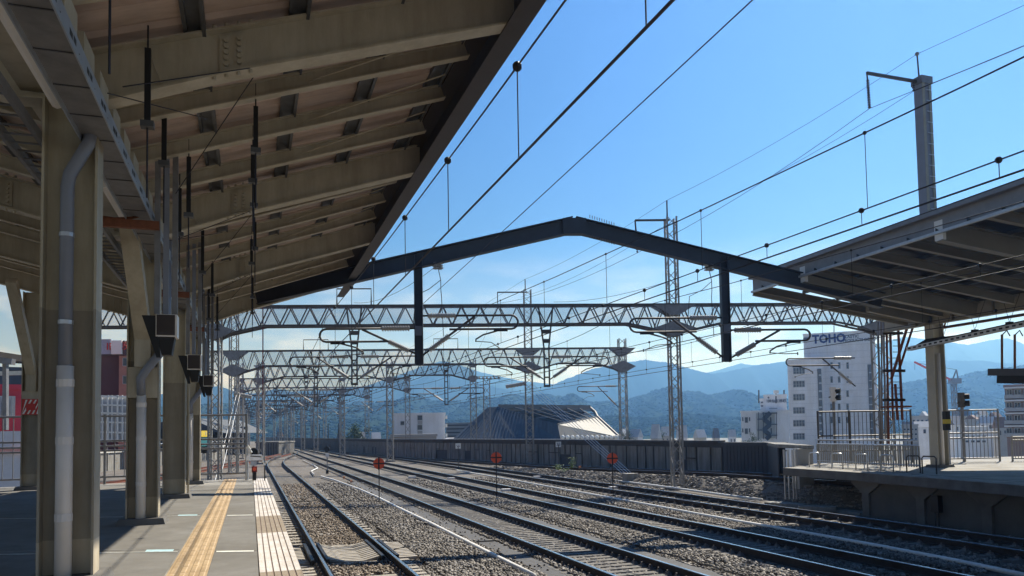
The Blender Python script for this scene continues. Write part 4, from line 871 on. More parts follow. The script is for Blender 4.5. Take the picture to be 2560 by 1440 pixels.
while s < 230:
    p, d = wall_at(s); d.z = 0; d.normalize(); wdt = random.choice((.62, .7, .78, 1.1)); q, _ = wall_at(s + wdt); nn = Vector((d.y, -d.x, 0)); nn = nn if nn.x > 0 else -nn
    o = nn * (.06 + random.uniform(-.015, .015)); half = random.random() < .16; z0 = -1.35 if not half else -.35; z1 = .36
    if p.y > 33 and cnt < 95:
        MB().plate([(p + o).to_tuple()[:2] + (z0,), (q + o).to_tuple()[:2] + (z0,), (q + o).to_tuple()[:2] + (z1,), (p + o).to_tuple()[:2] + (z1,)], nn * .06).build('wall_panel', panelm, wl)
        if random.random() < .2: MB().bar((p - nn * .02).to_tuple()[:2] + (-.25,), (q - nn * .02).to_tuple()[:2] + (-.25,), .05, .05).build('latch_bar', blackm, wl)
    else: far.plate([(p + o).to_tuple()[:2] + (z0,), (q + o).to_tuple()[:2] + (z0,), (q + o).to_tuple()[:2] + (z1,), (p + o).to_tuple()[:2] + (z1,)], nn * .06)
    cnt += 1; s += wdt + .15
stuff(far.build('far_wall_panels', walld, wl))
for k in range(16):
    p, d = wall_at(95 + k * 11); MB().tube((p.x + .3, p.y, -1.3), (p.x + .3, p.y, WT + 2.6 + k * .12), .09, 5).build('screen_post', navy, wl)
# dark metal screen and shed beside the platform end
ms = thing('metal_screen', 'dark navy corrugated metal screen at the near end of the panel wall', 'screen', (23.5, 31, -1))
sA = Vector(at_z(1812, 1184, -.95)); sB = Vector(at_z(1966, 1192, -.95)); d = (sB - sA); d.z = 0; L = d.length; d.normalize(); nn = Vector((-d.y, d.x, 0)); nn = nn if nn.x < 0 else -nn
n = 34
for k in range(n):
    p = sA + d * (L * k / n) + nn * (.018 if k % 2 else 0); q = sA + d * (L * (k + 1) / n) + nn * (.018 if k % 2 else 0)
    MB().plate([(p.x, p.y, -1.25), (q.x, q.y, -1.25), (q.x, q.y, .55), (p.x, p.y, .55)], nn * .03).build('sheet', walld, ms)
MB().bar((sA.x, sA.y, .60), (sB.x, sB.y, .60), .4, .16).build('cap', walld, ms); MB().bar((sA.x, sA.y, .28), (sB.x, sB.y, .28), .16, .05).build('rail', walld, ms)
sh = thing('shed', 'open dark shed with slim posts and flat roof behind the platform end', 'shed', (sB.x + 1.5, sB.y, -1))
e = Vector(at_d(2034, 1100, 29.5))
MB().plate([(sB.x - .05, sB.y, .60), (e.x, e.y, .60), (e.x + .6, e.y + 3, .60), (sB.x + 1, sB.y + 3, .60)], (0, 0, .14)).build('roof', conc, sh)
MB().plate([(sB.x + 1, sB.y + 2.9, -1.3), (e.x + .6, e.y + 2.9, -1.3), (e.x + .6, e.y + 2.9, .53), (sB.x + 1, sB.y + 2.9, .53)], (0, .1, 0)).build('back_wall', walld, sh)
for px in (1962, 1972, 1983, 1990): p = at_d(px, 1180, 29.2); MB().bar((p[0], p[1], -1.35), (p[0] - .02, p[1], .53), .05, .05).build('post', galvb, sh)
p = at_d(2015, 1150, 30.2); MB().box(p[0] - .35, p[0] + .35, p[1], p[1] + .3, -1.3, .53).build('cabinet', bgrey, sh)
# ================================================================== SIGNS AND SIGNALS BY THE TRACK
for k, (bx_, by_, cx, cy_) in enumerate(((948, 1258, 948, 1159), (1242, 1247, 1236, 1144), (1533, 1242, 1531, 1146))):
    p = Vector(at_z(bx_, by_, -1.46)); c = Vector(at_y(cx, cy_, p.y)); d = Vector((_rt[0], _rt[1], 0)); f = Vector((_fw[0], _fw[1], 0)); R = .235; up = Vector((0, 0, 1))
    t = thing('disc_sign', 'red disc with black cross beside %s' % ('the white cable pipe', 'the narrow grey mat between two tracks', 'the pale pipe near the lattice mast')[k], 'sign', p)
    cc = Vector((p.x, p.y, c.z)); q = [cc + d * (R * math.cos(a)) + up * (R * math.sin(a)) for a in np.arange(0, 2 * math.pi, 2 * math.pi / 20)]
    MB().plate(q, f * .012).build('disc', redm, t)
    MB().bar(cc - d * R * 1.05 - f * .012, cc + d * R * 1.05 - f * .012, .008, .05, up).build('cross_bar', blackm, t); MB().bar(cc - up * R * 1.1 - f * .021, cc + up * R * 1.1 - f * .021, .055, .008, f).build('cross_bar', blackm, t)
    MB().tube(p, cc - up * R * .3 + f * .03, .022, 6).build('pole', raild if k else galvd, t); MB().box(p.x - .08, p.x + .08, p.y - .06, p.y + .06, -1.47, -1.38).build('foot', blackm, t)
def text(body, size, p, ax, nrm, m, parent, name='lettering', extr=.01, align='CENTER', sx=1.0, bold=0.0):
    cu = bpy.data.curves.new(name, 'FONT'); cu.body = body; cu.size = size; cu.align_x = align; cu.align_y = 'CENTER'; cu.extrude = extr; cu.resolution_u = 2; cu.offset = bold
    tmp = bpy.data.objects.new('tmp', cu); COL.objects.link(tmp); bpy.context.view_layer.update()
    me = bpy.data.meshes.new_from_object(tmp.evaluated_get(bpy.context.evaluated_depsgraph_get())); bpy.data.objects.remove(tmp)
    ax = Vector(ax).normalized(); nrm = Vector(nrm).normalized(); up = nrm.cross(ax)
    M = Matrix((ax, up, nrm)).transposed().to_4x4(); me.transform(Matrix.Diagonal((sx, 1, 1, 1))); me.transform(M); me.materials.clear(); me.materials.append(m)
    return link(name, me, parent, p)
RT = Vector(_rt); FW = Vector(_fw)
for k, (px, by_, cy_, tx) in enumerate(((1146, 1170, 1115, '55'), (1397, 1166, 1111, '35'))):
    p = Vector(at_z(px, by_, -1.35 if k == 0 else -1.2)); c = Vector(at_y(px, cy_, p.y)); cc = Vector((p.x, p.y, c.z))
    t = thing('number_sign', 'white square sign with dark figures %s' % ('in front of the half height wall panels', 'behind the leafy weeds on the bank')[k], 'sign', p)
    q = cc; h = .20
    MB().plate([q + RT * i * h + Vector((0, 0, j * h)) for i, j in ((-1, -1), (1, -1), (1, 1), (-1, 1))], FW * .02).build('panel', signw, t); MB().tube(p, cc, .03, 6).build('post', galvd, t)
    text(tx, .30, cc - FW * .014, RT, -FW, tohob, t, 'figures', .002)
    MB().hexa([p + Vector((i * .2 * (1 - zc * .6), j * .15 * (1 - zc * .6), zc * .2 - .1)) for zc in (0, 1) for i, j in ((-1, -1), (1, -1), (1, 1), (-1, 1))]).build('foot', blackm, t)
for k, (px, by_, dy, D_) in enumerate(((634, 1222, 1130, 0), (818, 1184, 1123, 0))):
    p = Vector(at_z(px, by_, -1.46 if k else -.9)) if k else Vector(at_d(634, 1200, 31)); p.z = -1.46; c = Vector(at_d(px, dy, (p - Vector(O)).dot(FW))); cc = Vector((p.x, p.y, c.z)); R = .17 if k == 0 else .20
    t = thing('disc_signal', 'black disc signal on a white box %s' % ('standing just beyond the platform end railing', 'on a short post among the ballast')[k], 'signal', p)
    MB().plate([cc + RT * (R * math.cos(a)) + Vector((0, 0, R * math.sin(a))) for a in np.arange(0, 6.28, .35)], FW * .05).build('disc', blackm, t)
    bz = cc.z - R - .25; MB().box(p.x - .12, p.x + .12, p.y - .1, p.y + .1, bz - .13, bz + .17).build('box', pipew, t); MB().tube((p.x, p.y, -1.46), (p.x, p.y, bz), .04, 6).build('post', galv, t); MB().box(p.x - .09, p.x + .09, p.y - .09, p.y + .09, -1.47, -1.2).build('foot', blackm, t)
for k, (px, py, D_) in enumerate(((2085, 986, 31.5), (2406, 1000, 30.5))):
    c = Vector(at_d(px, py, D_)); t = thing('signal', 'two lamp signal head on a post %s' % ('before the white office tower', 'behind the railing right of the far column')[k], 'signal', (c.x, c.y, PZ - .5))
    MB().obox((c.x - .06, c.y, 0), RT, FW, .2, .16, c.z - .3, c.z + .3).build('head', pipew if k == 0 else galvd, t)
    for z in (.14, -.14): MB().tube(c + Vector((.05, -.02, z)), c + RT * .22 - FW * .12 + Vector((0, 0, z)), .115, 10).build('hood', blackm, t)
    MB().tube((c.x - .04, c.y, -1.3), (c.x - .04, c.y, c.z - .3), .06, 8).build('post', galv, t); MB().bar(c + Vector((-.05, 0, -.05)), c - RT * .22 + Vector((0, 0, -.12)), .05, .05).build('bracket', galvd, t)
# ================================================================== OVERHEAD WIRES
def wire(label, pts, r, drops=(), cat='wire', name='contact_wire', group='overhead wires along the tracks', sub=1):
    t = thing(name, label, cat, pts[0], group); MB().path(pts, r, 5).build('strand', wirem, t)
    for a, c, ball in drops:
        MB().tube(a, c, .006, 4).build('dropper', wirem, t)
        if ball: MB().ball(a, ball, 8).build('hanger_ball', blackm, t)
    return t
def sag(p, q, s, n=8): p = Vector(p); q = Vector(q); return [p.lerp(q, i / n) - Vector((0, 0, 4 * s * (i / n) * (1 - i / n))) for i in range(n + 1)]
def tchain(cx, supports, z, s): 
    out = []
    for (x1, y1), (x2, y2) in zip(supports[:-1], supports[1:]): out += sag((x1, y1, z), (x2, y2, z), s)[:-1 if (x2, y2) != supports[-1] else None]
    return out
def zat(pts, Y):
    for a, b in zip(pts[:-1], pts[1:]):
        if min(a.y, b.y) <= Y <= max(a.y, b.y): return a.lerp(b, (Y - a.y) / (b.y - a.y))
    return None
SP = {'T1': (2.2, [-21, 23.9, 37.0, 62, 82]), 'T2': (7.08, [-22, 22.5, 35.6, 60.2, 80.5, 102, 125, 150, 176, 205, 240]), 'T3': (11.2, [-23, 21.3, 34.5, 59.1, 79.4, 101, 124, 148, 174, 203, 238]), 'T4': (16.0, [-24, 19.2, 33.2, 57.8, 78, 100, 123, 147, 173, 202, 237])}
nm = {'T1': 'the platform track', 'T2': 'the second track', 'T3': 'the third track', 'T4': 'the track by the far platform'}
def cxat(tk, Y):
    tr_ = {'T1': T1, 'T2': T2, 'T3': T3, 'T4': T4}[tk]
    for a, b in zip(tr_[:-1], tr_[1:]):
        if a[1] <= Y <= b[1]: return lerp(a[0], b[0], (Y - a[1]) / (b[1] - a[1]))
    return tr_[0][0]
for tk, (cx, ysup) in SP.items():
    sup = [(cxat(tk, max(Y, -3)), Y) for Y in ysup]
    zc = {'T1': 3.76, 'T2': 3.84, 'T3': 3.78, 'T4': 3.78}[tk]
    co_ = tchain(cx, sup, zc, 0)
    if tk == 'T1':
        ms_ = tchain(cx, sup, 4.98, .42); dr = [3.85, 6.1, 8.57, 11.2, 14.3, 17.6, 21.2, 26, 30, 34]
        dd = [(zat(ms_, Y), zat(co_, Y), .045) for Y in dr]
        wire('contact wire over %s, with hanging droppers' % nm[tk], co_, .0115, ()); wire('messenger wire with black balls over %s' % nm[tk], ms_, .0095, dd, name='messenger_wire')
    else:
        ax_ = tchain(cx, sup, zc + .2, .02); ms_ = tchain(cx, sup, 5.35 if tk == 'T2' else 5.15, .45)
        rngY = np.arange(3.6, 60, 3.55) + {'T2': 0, 'T3': 1.1, 'T4': .4}[tk]
        d1 = [(zat(ms_, Y), zat(ax_, Y), .026) for Y in rngY]; d2 = [(zat(ax_, Y), zat(co_, Y), .036) for Y in np.arange(3.65, 60, 1.8)]
        wire('contact wire over %s' % nm[tk], co_, .0115); wire('auxiliary wire with small black balls over %s' % nm[tk], ax_, .009, d2, name='auxiliary_wire'); wire('high messenger wire with long droppers over %s' % nm[tk], ms_, .0095, d1, name='messenger_wire')
wire('thin feeder wire running up over the gap beside the portal post', sag((4.55, -12, 6.3), (5.0, 23.0, 5.35), .1), .008, name='feeder_wire')
# pylon behind the far platform roof
py_ = thing('catenary_mast', 'tall tapering square mast rising behind the dark canopy', 'mast', (24.3, 21.9, -1.3))
Yp = 21.9; tp = Vector(at_y(2304, 200, Yp)); bt = Vector((tp.x + .12, Yp, -1.3))
MB().hexa([(bt.x - .26, Yp - .22, -1.3), (bt.x + .26, Yp - .22, -1.3), (bt.x + .26, Yp + .22, -1.3), (bt.x - .26, Yp + .22, -1.3), (tp.x - .21, Yp - .19, tp.z), (tp.x + .21, Yp - .19, tp.z), (tp.x + .21, Yp + .19, tp.z), (tp.x - .21, Yp + .19, tp.z)]).build('shaft', pipeg, py_)
for k in range(12):
    z = tp.z - .5 - k * .42; MB().box(tp.x - .06, tp.x + .19, Yp - .25, Yp - .22, z, z + .03).build('rung', galvb, py_)
for i, x0 in enumerate((-.225, .1)): MB().box(tp.x + x0 - .01, tp.x + x0 + .11 - .0 * i, Yp - .235, Yp - .21, 7.5, tp.z).build('edge_plate', mat('olive_grey', (.30, .30, .25), .6, 0, .1), py_)
MB().box(tp.x - .28, tp.x + .28, Yp - .25, Yp + .25, tp.z - .22, tp.z + .06).build('head', galv, py_)
la = Vector(at_y(2168, 210, Yp)); MB().bar((la.x, Yp, tp.z - .1), (tp.x, Yp, tp.z - .1), .09, .10).build('arm', galvd, py_)
MB().tube((tp.x - .12, Yp, tp.z), (tp.x - .17, Yp, tp.z + 1.0), .03, 6).build('rod', galvd, py_); rodt = Vector((tp.x - .17, Yp, tp.z + 1.0))
MB().ribs((la.x + .03, Yp, tp.z - .35), (la.x + .06, Yp, tp.z - 1.45), .02, .06, 12, 8).build('insulator', insd, py_); MB().tube((la.x, Yp, tp.z - .1), (la.x + .03, Yp, tp.z - .35), .03, 5).build('hanger', galvd, py_)
MB().ribs((tp.x - .42, Yp, tp.z - .15), (tp.x - .42, Yp, tp.z - .5), .015, .05, 4, 8).build('insulator', insd, py_); MB().ball(rodt, .08).build('clamp', galv, py_)
m1 = Vector((*gl(19.3, 19.4, 32.2), 12.6)); m2 = Vector((*gl(20.75, 20.9, 56.5), 13.55)); gm = thing('mast_head', 'mast top rod and side arm on the lattice mast by the stone bank', 'mast fitting', (*gl(19.4, 19.4, 32.2), 11.7))
MB().tube((*gl(19.3, 19.4, 32.2), 11.7), m1, .035, 6).build('rod', galvd, gm); a1 = Vector((*gl(17.75, 19.4, 32.2), 11.6)); MB().bar((*gl(19.4, 19.4, 32.2), 11.62), a1, .08, .09).build('arm', galvd, gm); MB().tube(a1, a1 - Vector((-.05, 0, .75)), .04, 6).build('hanger', galvd, gm); MB().ribs(a1 - Vector((-.05, 0, .75)), a1 - Vector((-.08, 0, 1.6)), .02, .055, 8).build('insulator', insd, gm)
gm2 = thing('mast_head', 'mast top rod and side arm on the mast before the arena roof', 'mast fitting', (*gl(20.9, 20.9, 56.5), 12.6)); MB().tube((*gl(20.75, 20.9, 56.5), 12.6), m2, .04, 6).build('rod', galvd, gm2); a2 = Vector((*gl(18.6, 20.9, 56.5), 12.5)); MB().bar((*gl(20.9, 20.9, 56.5), 12.5), a2, .09, .09).build('arm', galvd, gm2); MB().tube(a2, a2 - Vector((0, 0, .9)), .04, 5).build('hanger', galvd, gm2)
wire('thin earth wire linking the mast tops', sag((30, -6, rodt.z + 1.2), rodt, .3)[:-1] + sag(rodt, m1, .25)[:-1] + sag(m1, m2, .3)[:-1] + sag(m2, (13.65, 78.5, 9.2), .2), .008, name='earth_wire')
ia = Vector((la.x + .06, Yp, tp.z - 1.45)); ib = a1 - Vector((-.08, 0, 1.6)); ic = a2 - Vector((0, 0, .9))
wire('feeder wire hung from the mast side arms', sag((27.5, -6, ia.z + 1.2), ia, .4)[:-1] + sag(ia, ib, .3)[:-1] + sag(ib, ic, .4)[:-1] + sag(ic, (22, 76.3, 8.9), .3), .010, name='feeder_wire')
ja = Vector((tp.x - .42, Yp, tp.z - .5)); wire('thin wire under the tall square mast arm', sag((28.5, -6, ja.z + .8), ja, .4)[:-1] + sag(ja, Vector((*gl(18.9, 19.4, 32.2), 11.2)), .35)[:-1] + sag(Vector((*gl(18.9, 19.4, 32.2), 11.2)), Vector((*gl(20.4, 20.9, 56.5), 12.1)), .4), .008, name='feeder_wire')
hv = [Vector(at_sk(1092, 664, PX0, PY0, PS)), Vector(at_sk(1770, 668, PX0, PY0, PS))]
for k, p in enumerate(hv):
    t = thing('strain_insulator', 'round insulators with loose jumper cables %s' % ('beside the portal post nearest the beige canopy', 'beside the portal post nearest the dark canopy')[k], 'insulator', p)
    for o in (-.06, .09): MB().ribs(p + Vector((o, 0, .1)), p + Vector((o + .03, 0, -.12)), .05, .10, 3, 8).build('insulator', insm, t)
    for j, o in enumerate((-.25, .12)): MB().path([p + Vector((.05, 0, -.12)), p + Vector((.12, 0, -.45)), p + Vector((.0 + o, 0, -.75)), p + Vector((o * 2.2 - .1, .1, -.95)), p + Vector((o * 2.6 - .1, .1, -1.9 - .3 * j))], .012, 5).build('jumper', wirem, t)
    MB().tube(p + Vector((0, 0, .1)), p + Vector((0, .1, .38)), .02, 5).build('hanger', galvd, t)
wire('slack cable from strain insulator to the wire hoop', sag(hv[0], gp(gA1, 14.1) + Vector((0, 0, 7.6)), .35), .008, name='jumper_cable'); wire('slack cable from second strain insulator down to the nearest gantry', sag(hv[1], gp(gA1, 23.6) + Vector((0, 0, 7.6)), .3), .008, name='jumper_cable')
# guy wires
mg = Vector((*gl(20.6, 20.9, 56.5), 5.2)); an = Vector(at_z(1565, 1188, -1.05))
gy = thing('guy_wires', 'four pale guy wires running down to the stone bank past the right red disc', 'guy wires', an)
for k in range(4): MB().tube(an + Vector((-.1 + .14 * k, -.1 * k, 0)), mg + Vector((-.25 + .28 * k, 0, 0)), .018, 4).build('strand', galvb, gy)
MB().ribs(mg + Vector((0, -.1, 0)), mg + Vector((-1.5, .3, -.25)), .13, .16, 6).build('tensioner', insm, gy); MB().box(an.x - .15, an.x + .45, an.y - .45, an.y + .15, -1.5, -.95).build('anchor', conc, gy)
ml = Vector((*gl(-1.2, 20.9, 56.5), 4.7)); al = Vector((-2.0, 47, -1.5)); gy2 = thing('guy_wires', 'two white stay poles leaning against the lattice mast behind the platform railing', 'guy wires', al)
for k in range(2): MB().tube(al + Vector((.25 * k, 0, 0)), ml + Vector((.2 + .25 * k, 0, 0)), .018, 5).build('strand', signw, gy2)
MB().ribs(ml, ml + Vector((1.3, -.2, -.3)), .12, .15, 6).build('tensioner', insm, gy2); MB().tube(Vector((*gl(.55, 19.4, 32.2), 8.0)), Vector((*gl(.55, 19.4, 32.2), 3.3)), .03, 6).build('red_conduit', mat('dark_red_conduit', (.16, .02, .03), .5), gy2)
# ================================================================== BUILDINGS
PLN = {}
def bld(name, label, px0, px1, pyt, D, depth, m, zb=-9, cat='building', parapet=True):
    c = Vector(at_d((px0 + px1) / 2, pyt, D)); f = Vector((c.x, c.y, 0)).normalized(); r_ = Vector((f.y, -f.x, 0)); zt_ = c.z
    t = thing(name, label, cat, (c.x, c.y, zb)); PLN[t] = (c, f, r_, D)
    a = pon(t, px0, pyt, D); b = pon(t, px1, pyt, D); w_ = (b - a).dot(r_); c2 = (a + b) / 2; c2.z = 0
    MB().obox(c2 + f * depth / 2, r_, f, w_, depth, zb, zt_).build('wall', m, t)
    if parapet: MB().obox(c2 + f * depth / 2, r_, f, w_ + .3, depth + .3, zt_ - .02, zt_ + .35).build('parapet', m, t)
    return t
def pon(t, x, y, D):
    if t not in PLN: return Vector(at_d(x, y, D))
    c, f, r_, D0 = PLN[t]; P0 = c + f * (D - D0); d = Vector(ray(x, y)); o = Vector(O); return o + d * ((P0 - o).dot(f) / d.dot(f))
def axes(t): return (PLN[t][1], PLN[t][2]) if t in PLN else (FW, RT)
def win(t, x0, x1, y0, y1, D, m=None, mull=0, name='window', pr=.10, sill=False):
    f, u = axes(t); p = [pon(t, x, y, D) for x, y in ((x0, y1), (x1, y1), (x1, y0), (x0, y0))]; o = -f * pr
    w_ = (p[1] - p[0]).dot(u); h_ = ((p[2] + p[3]) / 2 - (p[1] + p[0]) / 2).z; v = Vector((0, 0, 1)); c = sum(p, Vector()) / 4; e = min(.12, w_ * .12)
    q = MB()
    for s in (-1, 1):
        q.bar(c + u * s * w_ / 2 - v * h_ / 2 + o / 2, c + u * s * w_ / 2 + v * h_ / 2 + o / 2, e, pr, f); q.bar(c - u * w_ / 2 + v * s * h_ / 2 + o / 2, c + u * w_ / 2 + v * s * h_ / 2 + o / 2, pr, e)
    for k in range(mull): s = (k + 1) / (mull + 1) - .5; q.bar(c + u * s * w_ - v * h_ / 2 + o / 2, c + u * s * w_ + v * h_ / 2 + o / 2, e * .8, pr, f)
    fr = q.build(name, framem, t)
    MB().plate([c + u * i * w_ / 2 + v * j * h_ / 2 - f * .03 for i, j in ((-1, -1), (1, -1), (1, 1), (-1, 1))], f * .03).build('pane', m or paneg, fr)
    return fr
def strip(t, x0, x1, y0, y1, D, m, name, pr=.15):
    f, u = axes(t); a, b = pon(t, x0, (y0 + y1) / 2, D), pon(t, x1, (y0 + y1) / 2, D); xm = (x0 + x1) / 2; za, zb_ = pon(t, xm, y1, D).z, pon(t, xm, y0, D).z
    return MB().plate([Vector((q.x, q.y, z)) - f * pr / 2 for q, z in ((a, za), (b, za), (b, zb_), (a, zb_))], f * pr).build(name, m, t)
def ptext(t, body, size, x, y, D, m, off=.12, **k):
    f, u = axes(t); return text(body, size, pon(t, x, y, D) - f * off, u, -f, m, t, 'lettering', **k)
# office tower
D = 200
tt = bld('office_tower', 'white office tower with blue TOHO lettering behind the lattice mast', 2008, 2187, 833, D, 16, bwhite)
jm = mat('panel_joint', (.42, .44, .50), .6, 0, 0)
for k in range(15): strip(tt, 2009, 2186, 863 + k * 16.2, 863.5 + k * 16.2, D, jm, 'panel_joint', .06)
strip(tt, 2009, 2186, 837, 861, D, mat('sign_band', (.66, .68, .72), .5, 0, .03), 'sign_band', .08)
ptext(tt, 'TOHO', 3.1, 2072, 847.5, D, tohob, extr=.06, sx=.88, bold=.13)
ptext(tt, 'PLASTIC', 1.05, 2107, 843, D, signg, extr=.04, align='LEFT', bold=.04)
ptext(tt, 'PRODUCTS DESIGN', 1.05, 2107, 852.5, D, signg, extr=.04, align='LEFT', sx=.9, bold=.04)
for x in (2079, 2098, 2119):
    for y in (914, 949, 984, 1017, 1050): win(tt, x - 3, x + 3, y - 8, y + 8, D)
strip(tt, 2172, 2182, 911, 1090, D, mat('dark_bay', (.12, .12, .12), .5, 0, .2, .5), 'glazed_strip', .2)
for k in range(9): strip(tt, 2173, 2181, 930 + k * 20, 933 + k * 20, D, framem, 'spandrel', .26)
MB().tube(at_d(2085, 833, D + 4), at_d(2085, 814, D + 4), .12, 5).build('aerial', galvd, tt); strip(tt, 2008, 2022, 844, 851, D, signg, 'vent', .2)
D = 197
tw = bld('office_wing', 'lower white office wing with banded windows in front of the TOHO tower', 1968, 2056, 901, D, 14, bwhite)
for k in range(12): strip(tw, 1969, 2055, 911 + k * 16.2, 911.5 + k * 16.2, D, jm, 'panel_joint', .06)
for y in (927, 960, 993, 1026, 1058, 1091): win(tw, 1983, 2012, y - 8, y + 8, D, mull=3)
strip(tw, 2046, 2056, 922, 1092, D, mat('dark_bay', (.12, .12, .12)), 'glazed_strip', .25)
for k in range(8): strip(tw, 2047, 2055, 936 + k * 20, 940 + k * 20, D, framem, 'spandrel', .32)
# small factory
D = 165
fb = bld('factory_building', 'white factory building with dark zigzag outside stair', 1852, 1972, 1030, D, 14, bwhite2)
for x in (1857, 1866, 1874):
    for y, h in ((1048, 5), (1076, 5)): win(fb, x - 1.5 if x != 1866 else x - 4, x + 1.5 if x != 1866 else x + 4, y - h, y + (h if x != 1866 else h + 4), D)
strip(fb, 1891, 1938, 1032, 1096, D, mat('stair_recess', (.42, .43, .42), .7), 'stair_bay', .1)
st = []
for a, c in (((1922, 1032), (1906, 1048)), ((1906, 1048), (1922, 1061)), ((1922, 1061), (1906, 1075)), ((1906, 1075), (1922, 1088)), ((1922, 1088), (1912, 1098))):
    MB().bar(Vector(at_d(*a, D)) - FW * .9, Vector(at_d(*c, D)) - FW * .9, .9, .28, FW).build('stair_flight', navy, fb)
for x0, x1, y in ((1892, 1906, 1048), (1922, 1937, 1061), (1892, 1906, 1075), (1922, 1937, 1088), (1904, 1937, 1033)): MB().bar(Vector(at_d(x0, y, D)) - FW * .9, Vector(at_d(x1, y, D)) - FW * .9, .2, 1.2, FW).build('landing', navy, fb)
for x, y in ((1927, 1050), (1928, 1077)): strip(fb, x - 1.5, x + 1.5, y - 7, y + 7, D, blackm, 'door', .14)
for x in (1892, 1904, 1936): MB().bar(Vector(at_d(x, 1098, D)) - FW * 1.2, Vector(at_d(x, 1031, D)) - FW * 1.2, .12, .12, FW).build('stair_post', navy, fb)
D2 = 170
pb = bld('factory_penthouse', 'white rooftop block with dark company lettering on the factory', 1910, 1966, 990, D2, 8, bwhite2, zb=0)
ptext(pb, '共信工務機', .78, 1943, 1003, D2, signg, .1, extr=.03, bold=.015)
ptext(pb, '株式\n会社', .36, 1920, 1003, D2, signg, .1, extr=.03)
MB().ball(Vector(at_d(1921, 994, D2)) - FW * .1, .22).build('emblem', signg, pb)
MB().bar(Vector(at_d(1923, 1021, D2)) - FW * .06, Vector(at_d(1955, 1021, D2)) - FW * .06, .1, .12).build('lettering', signg, pb)
tag_ = bld('factory_roof_room', 'small pale plant room with vents left of the rooftop block', 1900, 1911, 1000, D2 + 1, 6, bwhite2, zb=0)
for y in (1006, 1015): strip(tag_, 1902, 1908, y - 2, y + 2, D2 + 1, signg, 'vent', .1)
for k, (x, y) in enumerate(((1897, 975), (1940, 976), (1960, 975))):
    t = thing('rooftop_aerial', ('thin aerial left of the factory plant room', 'small rooftop tank frame above the factory lettering', 'thin aerial right of the rooftop tank frame')[k], 'aerial', at_d(x, 992, D2)); MB().tube(at_d(x, 1008, D2), at_d(x, y, D2), .16, 5).build('mast', galvd, t)
    if k == 1: MB().obox(at_d(x, 976, D2), RT, FW, .9, .8, at_d(x, 984, D2)[2], at_d(x, 976, D2)[2]).build('tank', pipew, t)
# arena
ar = thing('arena', 'angular grey metal roofed arena with pale tiled facet behind the wall', 'arena', at_d(1340, 1096, 160))
A = {k: Vector(at_d(*v)) for k, v in {'bl': (1133, 1097, 153), 'lt': (1217, 1020, 158), 'rg': (1247, 1017, 157), 'mid': (1394, 1061, 145), 'bm': (1401, 1097, 143.5), 'rt': (1493, 1042, 163), 'br': (1547, 1092, 156), 'tr': (1474, 1019, 166), 'tr2': (1487, 1030, 165), 'brb': (1549, 1097, 156)}.items()}
bk = lambda v, d=26, z=0: v + FW * d + Vector((0, 0, z))
q = MB(); q.add([A['bl'], A['bm'], A['mid'], A['rg'], A['lt']], [(0, 1, 2, 3, 4)]); q.add([A['bl'], A['lt'], bk(A['lt'], 30), bk(A['bl'], 50)], [(3, 2, 1, 0)]); q.build('metal_roof', roofm, ar)
q = MB(); q.add([A['bm'], A['brb'], A['br'], A['rt'], A['mid']], [(0, 1, 2, 3, 4)]); q.build('tiled_roof', rooft, ar)
for k in range(1, 12):
    t_ = k / 12; a = A['bm'].lerp(A['br'], t_); c = A['mid'].lerp(A['rt'], t_); MB().bar(a - FW * .1, c - FW * .1 + Vector((0, 0, .1)), .12, .12).build('standing_seam', roofm, ar)
for k in range(1, 30):
    t_ = k / 30; a = A['bl'].lerp(A['bm'], t_); c = (A['lt'].lerp(A['rg'], min(1, t_ * 3)) if t_ < .33 else A['rg'].lerp(A['mid'], (t_ - .33) / .67)); MB().bar(a - FW * .08, c - FW * .08 + Vector((0, 0, .1)), .10, .10).build('standing_seam', roofm, ar)
q = MB(); q.add([A['rg'], A['tr'], A['tr'] + FW * 18, A['rg'] + FW * 18], [(0, 1, 2, 3)]); q.build('top_roof', roofm, ar)
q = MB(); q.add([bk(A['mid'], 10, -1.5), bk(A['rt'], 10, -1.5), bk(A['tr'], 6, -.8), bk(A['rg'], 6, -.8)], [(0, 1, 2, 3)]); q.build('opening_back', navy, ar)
MB().bar(A['rg'], A['tr'], .8, 1.0).build('edge_beam', rooft, ar); MB().path([A['tr'], A['tr2'], A['rt'], A['br']], .35, 6).build('edge_beam', rooft, ar); MB().bar(A['mid'], A['rt'], .3, .3).build('edge_beam', rooft, ar)
for k in range(1, 7):
    a = A['rg'].lerp(A['tr'], k / 7); c = A['mid'].lerp(A['rt'], k / 7 + .05); MB().bar(a, c, .12, .25).build('roof_truss', roofm, ar)
for z in (.35, .65): MB().bar(A['rg'].lerp(A['mid'], z), A['tr'].lerp(A['rt'], z), .12, .2).build('roof_truss', roofm, ar)
q = MB(); q.add([bk(A['bl'], 50), bk(A['lt'], 30), A['lt'], A['rg'], A['rg'] + FW * 18, A['tr'] + FW * 18, bk(A['br'], 30), bk(A['brb'], 30)], [(0, 1, 4, 5, 6, 7)]); q.build('rear_wall', roofm, ar)
MB().obox((A['bl'] + A['brb']) / 2 + FW * 4, RT, FW, 38, 6, -9, A['bl'].z + .15).build('base', bwhite, ar)
for k in range(12): p = Vector(at_d(1407 + k * 12.2, 1093, 142 + k * .9)); MB().ball(p, .42, 8).build('roof_vent', signw, ar)
